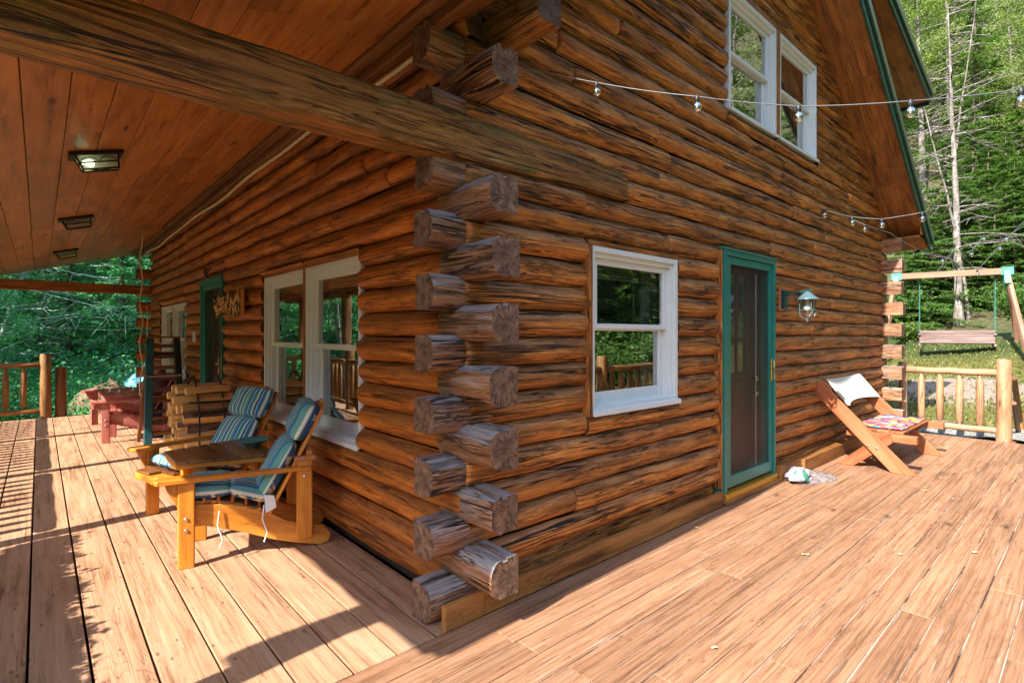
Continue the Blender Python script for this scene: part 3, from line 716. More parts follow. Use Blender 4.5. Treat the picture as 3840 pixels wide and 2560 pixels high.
# ================================================================= WINDOWS / DOORS
def window(name_label,O,U,N,w,h,blind=.16,curtain=True,deep=.0,sill=True):
    O=Vector(O);U=Vector(U);N=Vector(N);Zv=Vector((0,0,1))
    P=lambda u,v,d:O+U*u+Zv*v+N*d
    e=bpy.data.objects.new('window',None); COL.objects.link(e); e.location=O; e.parent=cabin; e.matrix_parent_inverse=Matrix.Translation(-Vector(cabin.location)); e['label']=name_label
    inv=Matrix.Translation(-O)
    def fin(mm,n,mt,**k):
        o=mm.build(n,mt,None,**k); o.parent=e; o.matrix_parent_inverse=inv; return o
    def bar(mm,u0,u1,v0,v1,d0,d1):
        a=P(u0,v0,d0);b=P(u1,v1,d1); mm.box(a,b)
    f=M(); c=.035
    bar(f,0,c,0,h,-.12,0); bar(f,w-c,w,0,h,-.12,0); bar(f,c,w-c,h-c,h,-.12,0); bar(f,c,w-c,0,c,-.12,0)
    # stepped jamb liners
    bar(f,c,c+.028,c,h-c,-.12,-.022); bar(f,w-c-.028,w-c,c,h-c,-.12,-.022); bar(f,c+.028,w-c-.028,h-c-.03,h-c,-.12,-.022)
    bar(f,c+.028,c+.045,c,h-c-.03,-.12,-.045); bar(f,w-c-.045,w-c-.028,c,h-c-.03,-.12,-.045)
    fin(f,'frame',W['white'],bevel=.002)
    a=c+.045; b=w-c-.045; mid=h*.505; sw=.042
    s=M() # upper sash (outer)
    bar(s,a,a+sw,mid,h-c-.03,-.085,-.05); bar(s,b-sw,b,mid,h-c-.03,-.085,-.05); bar(s,a+sw,b-sw,h-c-.03-sw,h-c-.03,-.085,-.05); bar(s,a+sw,b-sw,mid,mid+.035,-.085,-.05)
    fin(s,'sash',W['white'],bevel=.003)
    s=M(); 
    bar(s,a+.004,a+sw+.012,c,mid+.02,-.118,-.088); bar(s,b-sw-.012,b-.004,c,mid+.02,-.118,-.088); bar(s,a+sw+.012,b-sw-.012,c,c+.085,-.118,-.088); bar(s,a+sw+.012,b-sw-.012,mid-.012,mid+.02,-.118,-.088)
    fin(s,'sash',W['white'],bevel=.003)
    g=M(); g.add([P(a+sw,mid+.03,-.068),P(b-sw,mid+.03,-.068),P(b-sw,h-c-.03-sw,-.068),P(a+sw,h-c-.03-sw,-.068)],[(0,1,2,3)]); fin(g,'pane',W['glass'])
    g=M(); g.add([P(a+sw,c+.08,-.10),P(b-sw,c+.08,-.10),P(b-sw,mid,-.10),P(a+sw,mid,-.10)],[(0,1,2,3)]); fin(g,'pane',W['glass'])
    if sill:
        s=M(); bar(s,c,w-c,c,c+.004,-.09,-.002); 
        s.prism([P(-.005,0.,.0),P(-.005,-.02,.028),P(-.005,.012,.028),P(-.005,.022,.0)],U*(w+.01)); fin(s,'sill',W['white'],bevel=.003)
    # interior: blind, wand, curtain edge
    bl=M()
    nb=max(2,int(blind/.022))
    for i in range(nb): bar(bl,a+.03,b-.03,h-c-.085-i*.022,h-c-.07-i*.022,-.175,-.15)
    bar(bl,a+.02,b-.02,h-c-.07,h-c-.03,-.18,-.14)
    fin(bl,'blind',W['cream'],bevel=.002)
    if curtain:
        bl=M(); bar(bl,a+(b-a)*.66,a+(b-a)*.66+.008,h*.25,h-.12,-.15,-.142); fin(bl,'blind_wand',W['white'])
        bl=M(); bar(bl,b-.14,b,c,h-c,-.21,-.19); bar(bl,a-.01,a+.02,c,h-c,-.3,-.16); bar(bl,b-.02,b+.03,c,h-c,-.32,-.16); fin(bl,'inner_casing',W['curtain'])
    bk=M(); q=[P(-.05,-.05,-.6),P(w+.05,-.05,-.6),P(w+.05,h+.05,-.6),P(-.05,h+.05,-.6)]
    bk.add(q,[(0,1,2,3)]); fin(bk,'dark_room',W['darkin'])
    return e
FX=(1,0,0);FN=(0,-1,0);LX=(0,-1,0);LN=(-1,0,0)
window('white double-hung window beside the green front door',(2.645,2.188,.95),FX,FN,1.04,1.085,.10)
window('left of the two white upper gable windows',(4.53,2.188,3.45),FX,FN,1.02,1.09,.06)
window('right of the two white upper gable windows, blind drawn',(5.63,2.188,3.45),FX,FN,1.05,1.09,.85)
window('farther of the paired white porch windows',(1.645,5.49,.68),LX,LN,1.06,1.33,.12)
window('nearer of the paired white porch windows',(1.645,4.41,.68),LX,LN,1.01,1.33,.12)
window('farther white window beyond the ladder',(1.645,11.33,.77),LX,LN,1.05,1.18,.9)
window('nearer white window beyond the ladder',(1.645,10.26,.77),LX,LN,1.03,1.18,.9)
for a_,b_ in (((5.556,2.18,3.45),(5.625,2.22,4.54)),((1.63,4.415,.66),(1.70,4.425,2.02)),((1.64,10.27,.77),(1.70,10.275,1.95)),((2.63,2.19,2.035),(3.70,2.24,2.07)),((4.51,2.19,4.54),(6.70,2.23,4.60)),((1.64,3.42,2.015),(1.70,5.5,2.06))):
    m=M(); m.box(a_,b_); cb(m,'window_trim',W['soffit'],bevel=.003)

def door(lab,O,U,N,w,h,front=True):
    O=Vector(O);U=Vector(U);N=Vector(N);Zv=Vector((0,0,1)); P=lambda u,v,d:O+U*u+Zv*v+N*d
    e=bpy.data.objects.new('door',None); COL.objects.link(e); e.location=O; e.parent=cabin; e.matrix_parent_inverse=Matrix.Translation(-Vector(cabin.location)); e['label']=lab
    inv=Matrix.Translation(-O)
    def fin(mm,n,mt,**k):
        o=mm.build(n,mt,None,**k); o.parent=e; o.matrix_parent_inverse=inv; return o
    def bar(mm,u0,u1,v0,v1,d0,d1): mm.box(P(u0,v0,d0),P(u1,v1,d1))
    f=M(); 
    bar(f,0,.05,0,h,-.10,.035); bar(f,w-.04,w,0,h,-.10,.035); bar(f,.05,w-.04,h-.045,h,-.10,.035)
    bar(f,-.012,0,0,h+.01,-.10,.02); bar(f,.05,.062,0,h-.045,-.10,.024)
    bar(f,-.014,w+.01,h,h+.02,-.1,.045)
    fin(f,'frame',W['green'],bevel=.003)
    s=M(); a=.064;b=w-.042; z0=.03; z1=h-.048; sw=.085
    bar(s,a,a+sw,z0,z1,-.02,.018); bar(s,b-.062,b,z0,z1,-.02,.018); bar(s,a+sw,b-.062,z1-.065,z1,-.02,.018); bar(s,a+sw,b-.062,z0,z0+.10,-.02,.018)
    fin(s,'storm_frame',W['green'],bevel=.004)
    s=M(); s.add([P(a+sw,z0+.1,0),P(b-.062,z0+.1,0),P(b-.062,z1-.065,0),P(a+sw,z1-.065,0)],[(0,1,2,3)]); fin(s,'screen',W['screen'])
    i=M(); 
    # inner wooden door with nine small panes
    bar(i,.06,.40+.02,0,.95,-.135,-.10)
    u0,u1=.06,w-.05
    win0,win1=.14,w-.33; v0,v1=1.02,h-.18
    bar(i,.42,u1,0,.95,-.135,-.10)
    bar(i,u0,win0,.952,h,-.135,-.10); bar(i,win1,u1,.952,h,-.135,-.10); bar(i,win0,win1,.952,v0,-.135,-.10); bar(i,win0,win1,v1,h,-.135,-.10)
    for q in (1,2):
        uu=win0+(win1-win0)*q/3; bar(i,uu-.012,uu+.012,v0,v1,-.13,-.105)
        vv=v0+(v1-v0)*q/3; bar(i,win0,win1,vv-.012,vv+.012,-.131,-.104)
    fin(i,'inner_door',W['door'],bevel=.003)
    g=M(); g.add([P(win0,v0,-.118),P(win1,v0,-.118),P(win1,v1,-.118),P(win0,v1,-.118)],[(0,1,2,3)]); fin(g,'pane',W['glass'])
    t=M(); bar(t,.0,w,-.055,.0,-.1,.055); fin(t,'threshold',W['gold'],bevel=.008,seg=2)
    hd=M(); ux=b-.04 if front else b-.04
    bar(hd,ux-.012,ux+.012,.92,1.14,.018,.026); hd.tube([P(ux,1.05,.026),P(ux,1.05,.06),P(ux-.05,1.045,.065)],.007); hd.tube([P(ux,.94,.026),P(ux,.94,.05),P(ux,1.12,.05),P(ux,1.12,.026)],.005)
    fin(hd,'handle',W['brass'],bevel=.002)
    k=M(); 
    for vv,rr in ((.95,.028),(.80,.026)):
        k.lathe(P(w-.235,vv,-.10),[(0.008,0),(.008,.03),(rr,.035),(rr,.05),(.6*rr,.062),(0.001,.064)],14,axis=N)
    fin(k,'door_knob',W['brass'])
    ln=M(); bar(ln,w-.345,w-.337,.1,h-.16,-.02,-.012); fin(ln,'screen_bar',W['curtain'])
    return e
door('green-framed screen door on the sunny front wall',(4.385,2.192,.085),FX,FN,1.07,2.11)
door('green-framed dark screen door on the porch side wall',(1.645,8.09,.06),LX,LN,1.13,2.09,False)

# ================================================================= FIXTURES
bpy.context.view_layer.update()
def ceiling_lamp(loc):
    e=empty('ceiling_lamp',loc,'','lamp','caged bronze lamps under the porch ceiling')
    e.rotation_euler=(0,-math.atan(.295),0)
    m=M(); m.box((-.16,-.085,-.026),(.16,.085,0)); m.build('base_plate',W['bronze'],e,bevel=.004)
    m=M(); r=.006
    x0,x1,y0,y1=-.125,.125,-.055,.055; X0,X1,Y0,Y1=-.105,.105,-.045,.045; zt,zm,zb=-.022,-.07,-.115
    for sx,sX in ((x0,X0),(x1,X1)):
        for sy,sY in ((y0,Y0),(y1,Y1)):
            m.beam((sx,sy,zt),(sX,sY,zb),.009,.009)
    for z,f in ((zb,0),(zm,.5)):
        a,b_=x0+(X0-x0)*f if f else X0,x1+(X1-x1)*f if f else X1; c,d=y0+(Y0-y0)*f if f else Y0,y1+(Y1-y1)*f if f else Y1
        m.beam((a,c,z),(b_,c,z),.009,.009);m.beam((a,d,z),(b_,d,z),.009,.009);m.beam((a,c,z),(a,d,z),.009,.009);m.beam((b_,c,z),(b_,d,z),.009,.009)
    m.beam((X0,Y0,zb),(X1,Y1,zb-.002),.006,.006);m.beam((X0,Y1,zb),(X1,Y0,zb-.002),.006,.006)
    for cx in (-.055,.055):
        for yy in (-.052,.052): m.tube([(cx+.05*math.cos(t*math.pi/8),yy,zm+.036*math.sin(t*math.pi/8)) for t in range(9)],.0035,6)
    m.build('cage',W['bronze'],e)
    m=M()
    for (a,b_) in (((x0+.006,y0+.006,zt),(X0+.004,Y0+.004,zb)),): pass
    q=[(x0+.004,y0+.004,zt),(x1-.004,y0+.004,zt),(x1-.004,y1-.004,zt),(x0+.004,y1-.004,zt),(X0+.003,Y0+.003,zb+.004),(X1-.003,Y0+.003,zb+.004),(X1-.003,Y1-.003,zb+.004),(X0+.003,Y1-.003,zb+.004)]
    m.add(q,[(0,4,5,1),(1,5,6,2),(2,6,7,3),(3,7,4,0),(4,7,6,5)]); m.build('glass_shade',W['milk'],e)
    for i,cx in enumerate((-.055,.055)):
        m=M(); m.lathe((cx,0,-.065),[(.001,-.03),(.018,-.026),(.028,-.01),(.028,.005),(.018,.022),(.012,.042)],14,smooth=True,axis=(1 if i else -1,0,.15))
        b=m.build('light_bulb',W['lit'] if (i==0 and lit) else W['frost'],e)
    return e
tl=NT('lit_bulb'); W['lit']=tl.out(tl.n('ShaderNodeEmission',{'Color':(.85,1.,.62,1),'Strength':1.6}).outputs[0])
for i,(x,y) in enumerate(((.30,4.82),(.30,7.62),(.30,10.7))):
    lit=(i==0); e=ceiling_lamp((x,y,zc(x)-.001))
    e['label']=('nearest porch ceiling lamp, one bulb lit','middle porch ceiling lamp, its bulbs dull yellow','farthest porch ceiling lamp near the end of the porch')[i]
# wall lantern
e=empty('wall_lantern',(5.545,2.13,1.80),'grey metal barn lantern with caged bulb beside the front door','lantern')
m=M(); m.box((-.045,0,-.10),(.06,.02,.13)); m.build('mounting_board',W['bench'],e,bevel=.004)
m=M(); m.box((-.035,-.035,-.085),(.045,0,.10)); m.build('back_plate',W['tealmetal'],e,bevel=.003)
m=M(); m.beam((.02,-.035,.062),(.10,-.24,.095),.022,.022); m.build('arm',W['tealmetal'],e,bevel=.003)
c=(.09,-.20,0)
m=M(); m.lathe(c,[(.012,.085),(.045,.06),(.05,.052),(.052,.05),(.108,.008),(.110,.0),(.1,.001),(.05,.04),(.001,.05)],28); m.build('shade',W['lampblue'],e)
m=M()
for i in range(4):
    t=math.pi/4+i*math.pi/2; pts=[]
    for j in range(10):
        a=j/9; 
        if a<.5: r_=.075; z=-.0-.24*a
        else: b_=(a-.5)*2; r_=.075*math.cos(b_*math.pi/2)+.004; z=-.12-.065*math.sin(b_*math.pi/2)
        pts.append((c[0]+r_*math.cos(t),c[1]+r_*math.sin(t),z))
    m.tube(pts,.0055,6)
m.tube([(c[0]+.075*math.cos(t*math.pi/10),c[1]+.075*math.sin(t*math.pi/10),-.10) for t in range(21)],.004,6)
m.lathe((c[0],c[1],-.185),[(.014,0),(.016,-.01),(.008,-.02),(.011,-.03),(.001,-.036)],12)
m.build('cage',W['lampblue'],e)
m=M(); m.lathe(c,[(.052,.0),(.055,-.04),(.055,-.1),(.04,-.15),(.001,-.165)],20); m.build('glass_shade',W['clearpane'],e)
m=M(); m.lathe(c,[(.014,.0),(.016,-.03),(.034,-.06),(.036,-.08),(.026,-.105),(.001,-.112)],18); m.build('light_bulb',W['white'],e)

# wall sign: carved branches
e=empty('wall_sign',(1.565,6.45,1.79),'rustic plaque of tangled twig letters on the porch wall','sign')
m=M()
for i in range(70):
    y=random.uniform(-.5,.52); z=random.uniform(-.10,.10); a=random.uniform(-.6,.6)+random.choice((0,1.57)); L=random.uniform(.04,.11)
    p=Vector((-.012-random.random()*.02,y,z)); d=Vector((0,math.sin(a),math.cos(a)))*L/2
    m=M(); m.tube([p-d,p,p+d],[.006,.011,.006],6,jit=.3); m.build('twig',W['split'],e)
m=M(); m.box((0,-.56,-.11),(.012,.56,.11)); m.build('backing',W['door'],e)
m=M(); m.box((-.03,-.60,-.13),(.0,-.575,.13)); m.build('end_bar',W['chair'],e,bevel=.003)
# antler hook above porch door
e=empty('antler_hook',(1.575,7.45,2.24),'small dark antler-shaped hook above the porch door','hook')
m=M(); m.tube([(0,-.09,.05),(-.03,-.06,-.03),(-.03,0,-.05),(-.03,.06,-.03),(0,.09,.05)],.010,7); m.tube([(-.03,.03,-.045),(-.05,.05,.06)],[.009,.004],6); m.tube([(-.03,-.03,-.045),(-.05,-.05,.07)],[.009,.004],6); m.tube([(-.03,0,-.05),(0,0,-.08)],.012,6)
m.build('antler',W['black'],e)
m=M(); m.box((1.548,8.13,1.36),(1.572,8.23,1.50)); o=m.build('doorbell_box',W['white'],bevel=.006); tag(o,'small white box on the logs beside the porch door','box')

# ---- rope light along top of the porch wall
m=M(); pts=[]; y=2.42
while y<12.4: pts.append((1.50+.008*math.sin(y*3.1),y,2.965+.012*math.sin(y*1.7)+.01*noise.noise(Vector((y,0,0))))); y+=.07
m.tube(pts,.012,8)
for i in range(0,len(pts)-1):
    for f in (.0,.5):
        p=Vector(pts[i]).lerp(Vector(pts[i+1]),f); m.lathe(p,[(.012,-.006),(.0165,0),(.012,.006)],8,axis=(0,1,.0))
tag(m.build('rope_light',W['rope']),'pale corded rope light running along the top of the porch wall','rope light')
# hanging cords at the far end of the porch
for i,(x,y) in enumerate(((1.06,8.95),(1.16,9.0))):
    m=M(); pts=[(x+.02*math.sin(t*1.3+i)+ (.04*i)*math.sin(t*.5)-.12*(t/24)**.5*0+.0,y,2.95-.0-t*.122) for t in range(24)]
    top=(1.42,9.4,3.02) if i==0 else (1.3,9.3,1.95)
    if i==1: pts=pts[9:]
    m.tube([top]+pts,.009,7,jit=.3)
    for p in pts[1::3]: m.lathe(p,[(.001,-.02),(.018,-.008),(.018,.008),(.001,.02)],8)
    tag(m.build('hanging_cord',W['rope']),('long knotted light cord hanging from the ceiling beside the ladder','shorter knotted light cord hanging beside the ladder')[i],'cord')

# ---- string lights with globe bulbs
def string(pts_list,bulbs,label,r=.0022,bs=.92,wire='wire'):
    e=empty('string_light',pts_list[0],label,'string lights')
    o0=Vector(pts_list[0]); pts=[]
    for a,b in zip(pts_list,pts_list[1:]):
        a=Vector(a);b=Vector(b);n=10
        for i in range(n): 
            f=i/n; p=a.lerp(b,f); p.z-=.03*math.sin(math.pi*f)*(b-a).length*.4; pts.append(p-o0)
    pts.append(Vector(pts_list[-1])-o0)
    m=M(); m.tube(pts,r,6); m.build('wire',W[wire],e)
    for q in bulbs:
        q=Vector(q)-o0
        m=M(); m.lathe(q,[(.0045,.006),(.011*bs,0),(.011*bs,-.028*bs),(.007*bs,-.030*bs)],10); so=m.build('socket',W['darkwire'],e)
        m=M(); c=q+Vector((0,0,-.052*bs)); m.lathe(c,[(.009*bs,.024*bs)]+[(.022*bs*math.sin(t*math.pi/10),.022*bs*math.cos(t*math.pi/10)) for t in range(2,11)],14); m.build('globe_bulb',W['bulb'],so)
        m=M(); m.tube([c+Vector((0,0,.026*bs)),c+Vector((0,0,-.002))],.0035*bs,6); m.tube([c+Vector((-.005,0,-.004)),c+Vector((.005,0,.004))],.0018,5); m.build('filament',W['frost'],so)
    return e
def px(x,y,d):
    c,s=math.cos(R(48.15)),math.sin(R(48.15)); u=(x-1176)/1212; v=(768-y)/1212
    return (d*(c+u*s),d*(s-u*c),1.46+d*v)
A=[px(1195,150,2.86),px(1370,190,2.60),px(1601,222,2.35),px(1834,244,2.26),px(2091,232,2.12),px(2345,205,2.05),px(2600,150,2.1)]
string(A,A[1:6],'long string of clear globe bulbs crossing in front of the gable')
A=[px(1872,470,5.9),px(1893,482,5.7),px(1957,498,5.3),px(2025,503,5.1),px(2118,488,4.9),px(2150,478,4.9)]
string(A,A[1:5],'short string of globe bulbs under the right end of the roof',.003,1.2)
A=[px(1945,497,6.4),px(1985,515,6.2),px(2050,537,6.3)]
string(A,A[1:2],'short branch of globe-bulb string against the far logs',.003,1.2)
A=[px(2050,540,6.3),px(2165,590,8.5),px(2232,575,9.),px(2260,540,9.),px(2312,540,9.),px(2352,520,9.)]
string(A,A[1:5],'distant string of globe bulbs hanging before the trees',.0035,1.5)
A=[px(2140,640,11),px(2192,572,11),px(2245,620,11),px(2297,563,11),px(2360,500,11)]
string(A,[A[2],A[3]],'farther string of bulbs above the swing beam',.0035,1.6)

# ================================================================= FURNITURE
def pad(m,p0,p1,nrm,vx,w,t,puff=1.,n=14):
    """cushion pad between centre-line points p0,p1 ; width along vx"""
    p0=Vector(p0);p1=Vector(p1);nrm=Vector(nrm).normalized();vx=Vector(vx).normalized();L=(p1-p0).length;d=(p1-p0).normalized()
    so=random.random()*9
    for sgn in (1,-1):
        vs=[];ws=[]
        for i in range(n+1):
            for j in range(n+1):
                a=-1+2*i/n;b=-1+2*j/n
                ed=(max(0,1-abs(a)**4)*max(0,1-abs(b)**5))**.45
                th=t/2*ed*(1+.12*noise.noise(Vector((a*2+so,b*2,sgn))))
                r=1-.03*(abs(a)**3)*(abs(b)**3)*4
                p=p0+d*(L*(a*r+1)/2)+vx*(w/2*b*r)+nrm*(th*sgn)
                vs.append(p); ws.append((L*(a+1)/2,w/2*b+.3,.5+(th*sgn if sgn>0 else -abs(th)-.0)))
        fs=[(i*(n+1)+j,(i+1)*(n+1)+j,(i+1)*(n+1)+j+1,i*(n+1)+j+1) for i in range(n) for j in range(n)]
        if sgn<0: fs=[f[::-1] for f in fs]
        m.add(vs,fs,ws,True)
def settee(loc,label,wmat,smat,W_=1.37,cush=True,ang=16.,cw=.54):
    """two garden chairs turned a little apart-facing, a wedge table between; fronts face -x"""
    e=empty('garden_settee',loc,label,'chair')
    ca,sa=math.cos(R(ang)),math.sin(R(ang))
    def XF(side):
        if side==0: return lambda p:(p[0]*ca+p[1]*sa,-p[0]*sa+p[1]*ca,p[2])
        return lambda p:(p[0]*ca+p[1]*sa,W_+p[0]*sa-p[1]*ca,p[2])
    def part(mm,n,mt,side=None,par=None,**k):
        if side is not None: f=XF(side); mm.v=[f(p) for p in mm.v]
        return mm.build(n,mt,par or e,**k)
    for sd in (0,1):
        for yy,x in ((.02,.0),(cw-.03,.03)):
            m=M(); m.box((x-.045,yy-.019,0),(x+.045,yy+.019,.535)); part(m,'leg',wmat,sd,bevel=.005)
        for yy,xx in ((.03,.64),(cw-.06,.60)):
            m=M(); m.box((xx,yy-.02,.07),(xx+.10,yy+.02,.63 if yy<.1 else .56)); part(m,'rear_post',wmat,sd,bevel=.005)
        m=M(); m.box((.625,.0,.60),(.76,.13,.635)); part(m,'rear_block',smat if not cush else W['bench'],sd,bevel=.004)
        for yy in (.062,cw-.075):
            m=M(); pl=[(-.03,.25),(-.03,.38),(.05,.385),(.25,.36),(.42,.31),(.58,.20),(.72,.155),(.82,.13),(.865,.07),(.85,.02),(.80,.0),(.66,.035),(.5,.085),(.3,.17),(.1,.24)]
            m.prism([(a,yy-.018,b) for a,b in pl],(0,.036,0),grain=(1,0,-.35)); part(m,'skid',wmat,sd,bevel=.004)
        m=M()
        for (a,b) in [(-.03,.395),(.05,.40),(.13,.395),(.21,.375),(.29,.35),(.37,.32),(.45,.285)]: m.beam((a,.04,b),(a,cw-.05,b),.065,.02,up=(.25,0,1))
        part(m,'seat',smat,sd,bevel=.003)
        m=M(); c_=cw/2
        for i in range(5):
            yy=c_-.19+.095*i; hgt=.985-.02*abs(i-2)
            m.beam((.47,yy,.26),(.47+(hgt-.26)*.50,yy,hgt),.088,.022,up=(-1,0,.5))
        m.beam((.72,c_-.25,.64),(.72,c_+.25,.64),.04,.06); part(m,'backrest',wmat,sd,bevel=.004)
        m=M(); pl=[(-.15,-.05),(-.17,-.02),(-.17,.03),(-.15,.075),(-.02,.08),(.08,.035),(.70,.025),(.73,.02),(.73,-.03),(.1,-.035)]
        m.prism([(a,b+.02,.537) for a,b in pl],(0,0,.028),grain=(1,0,0)); part(m,'armrest',wmat,sd,bevel=.004)
        m=M(); m.prism([(-.047,.008,.535),(-.115,.008,.535),(-.10,.008,.49),(-.06,.008,.41),(-.047,.008,.38)],(0,.024,0),grain=(0,0,1)); part(m,'bracket',wmat,sd,bevel=.003)
        m=M()
        for z in (.24,.31): m.lathe((0,.001,z),[(.011,0),(.011,.006),(.006,.009),(.001,.009)],10,axis=(0,-1,0))
        for x,z in ((.70,.10),(.70,.05)): m.lathe((x,.044,z+.02),[(.011,0),(.011,.006),(.006,.009),(.001,.009)],10,axis=(0,-1,0))
        m.lathe((.69,.010,.50),[(.011,0),(.011,.006),(.006,.009),(.001,.009)],10,axis=(0,-1,0))
        part(m,'bolt',W['metalbolt'],sd)
        if cush:
            c=bpy.data.objects.new('cushion',None); COL.objects.link(c); c.parent=e
            for nm,p0,p1,nn,w,t in (('seat_pad',(-.05,.455),(.26,.445),(-.1,1),.50,.10),('seat_pad',(.22,.455),(.50,.36),(.25,1),.50,.10),
                                   ('back_pad',(.40,.33),(.63,.74),(-1,.52),.49,.13),('back_pad',(.625,.725),(.76,.985),(-1,.50),.50,.15)):
                m=M(); pad(m,(p0[0],cw/2,p0[1]),(p1[0],cw/2,p1[1]),(nn[0],0,nn[1]),(0,1,0),w,t,n=18); part(m,nm,W['fabric'],sd,c)
            if sd==0:
                for xa in (.44,.18):
                    m=M(); m.tube([(xa,.03,.33),(xa-.01,.02,.24),(xa+.02,.015,.15),(xa,.02,.09)],.005,6); part(m,'tie_strap',W['white'],sd,c)
                m=M(); m.prism([(.44,.012,.40),(.50,.012,.39),(.515,.012,.31),(.45,.012,.28)],(0,.008,0)); part(m,'care_tag',W['white'],sd,c)
    A=XF(0);B=XF(1)
    fa,ba=A((.0,cw-.06,0)),A((.60,cw-.06,0)); fb,bb=B((.0,cw-.06,0)),B((.60,cw-.06,0))
    x0=.04; x1=.66
    ya=lambda x: fa[1]+(ba[1]-fa[1])*(x-fa[0])/(ba[0]-fa[0]); yb=lambda x: W_-ya(x)
    m=M(); m.beam((x0,ya(x0),.54),(x1,ya(x1),.54),.028,.036); m.beam((x0,yb(x0),.54),(x1,yb(x1),.54),.028,.036); m.beam((x0,ya(x0),.538),(x0,yb(x0),.538),.03,.04); part(m,'table_rail',wmat,bevel=.003)
    m=M(); n=8; st=(x1-x0)/n
    for i in range(n):
        a=x0-.02+st*i; b=a+st-.007; m.prism([(a,ya(a)-.03,.56),(b,ya(b)-.03,.56),(b,yb(b)+.03,.56),(a,yb(a)+.03,.56)],(0,0,.022),grain=(0,1,0))
    part(m,'table_top',smat,bevel=.003)
    if cush:
        q=[B((-.16,.16,0)),B((-.16,.10,0)),B((.06,.05,0)),B((.06,.62,0)),B((-.10,.66,0)),B((-.16,.58,0))]
        m=M(); m.prism([(p[0],p[1],.335) for p in q],(0,0,.05),grain=(.2,1,0)); part(m,'front_step',wmat,bevel=.004)
        q=[B((-.15,.30,0)),B((-.15,.10,0)),B((.02,.07,0)),B((.02,.30,0))]
        m=M(); m.prism([(p[0],p[1],.387) for p in q],(0,0,.018),grain=(.2,1,0)); part(m,'step_slat',smat,bevel=.003)
    return e
S1=settee((.68,3.80,0),'amber wooden twin garden chair with striped blue cushions and a slatted table between the seats',W['chair'],W['slat'],1.37)
S2=settee((.66,8.90,0),'faded red wooden twin garden chair without cushions beyond the ladder',W['red'],W['red'],2.0,cush=False,ang=10.)
m=M(); m.lathe((1.26,4.47,.584),[(.001,0),(.05,.0),(.055,.008),(.10,.035),(.125,.048),(.120,.052),(.09,.036),(.05,.016),(.001,.014)],32); tag(m.build('bowl',W['bowl']),'shallow green glazed bowl on the slatted table of the amber chair','bowl')
for (x,y,z) in ((.90,9.75,.585),(1.1,10.0,.585),(.8,9.95,.585)):
    m=M(); m.lathe((x,y,z),[(.001,0),(.028,0),(.032,.02),(.026,.055),(.022,.06)],14); tag(m.build('glass_jar',W['frost']),'small jar on the centre table of the red chair','jar','jars on the red chair table')

# ---- ladder
e=empty('step_ladder',(1.235,8.35,0),'green and dark brown wooden step ladder standing open by the porch door','ladder')
lw_=.21
for sx in (-1,1):
    m=M(); m.beam((sx*.195,-.14,0),(sx*.15,.02,1.42),.085 if sx<0 else .07,.09,up=(0,-1,.1)); o=m.build('front_rail',W['teal'] if sx<0 else W['black'],e,bevel=.003)
    m=M(); m.beam((sx*.23,.42,0),(sx*.14,.07,1.40),.04,.06,up=(0,1,.2)); m.build('rear_rail',W['slat'],e,bevel=.003)
for i in range(9):
    z=.14+.143*i; f=z/1.42; hw=.185-.045*f; y=-.14+.16*f
    m=M(); m.box((-hw,y-.01,z),(hw,y+.10,z+.045)); m.build('step',W['door'] if i%3 else W['slat'],e,bevel=.003)
m=M(); m.box((-.185,-.06,1.41),(.185,.12,1.435)); m.build('top_step',W['slat'],e,bevel=.003)
m=M(); m.box((-.20,-.16,.905),(.20,.26,.93)); m.build('paint_shelf',W['swing'],e,bevel=.003)
for i in range(4):
    z=.3+.3*i; f=z/1.42; m=M(); m.beam((-.22+.085*f,.42-.35*f,z),(.22-.085*f,.42-.35*f,z),.03,.05); m.build('rear_brace',W['slat'],e)

e=empty('storage_tote',(1.36,9.15,0),'dark blue lidded storage tote behind the step ladder','bin')
W['blue']=plain('dark_blue_plastic',(.02,.03,.13),.35,var=.2); W['red2']=plain('dark_maroon_bag',(.10,.015,.03),.7,var=.4)
m=M(); m.prism([(-.20,-.24,0),(.18,-.24,0),(.20,-.26,.52),(-.23,-.26,.52)],(0,.50,0)); m.build('body',W['blue'],e,bevel=.015,seg=2)
m=M(); m.box((-.25,-.28,.52),(.22,.26,.565)); m.build('lid',W['black'],e,bevel=.01,seg=2)
m=M(); m.lathe((1.34,9.15,.567),[(.001,0),(.17,.0),(.21,.06),(.19,.20),(.10,.31),(.04,.34),(.05,.38),(.001,.38)],16); 
m.v=[(x+.03*noise.noise(Vector((x*9,y*9,z*9))),y+.03*noise.noise(Vector((x*9,y*9,z*9+5))),z) for x,y,z in m.v]
tag(m.build('cloth_sack',W['red2']),'dark maroon sack sitting on the blue tote behind the ladder','sack')

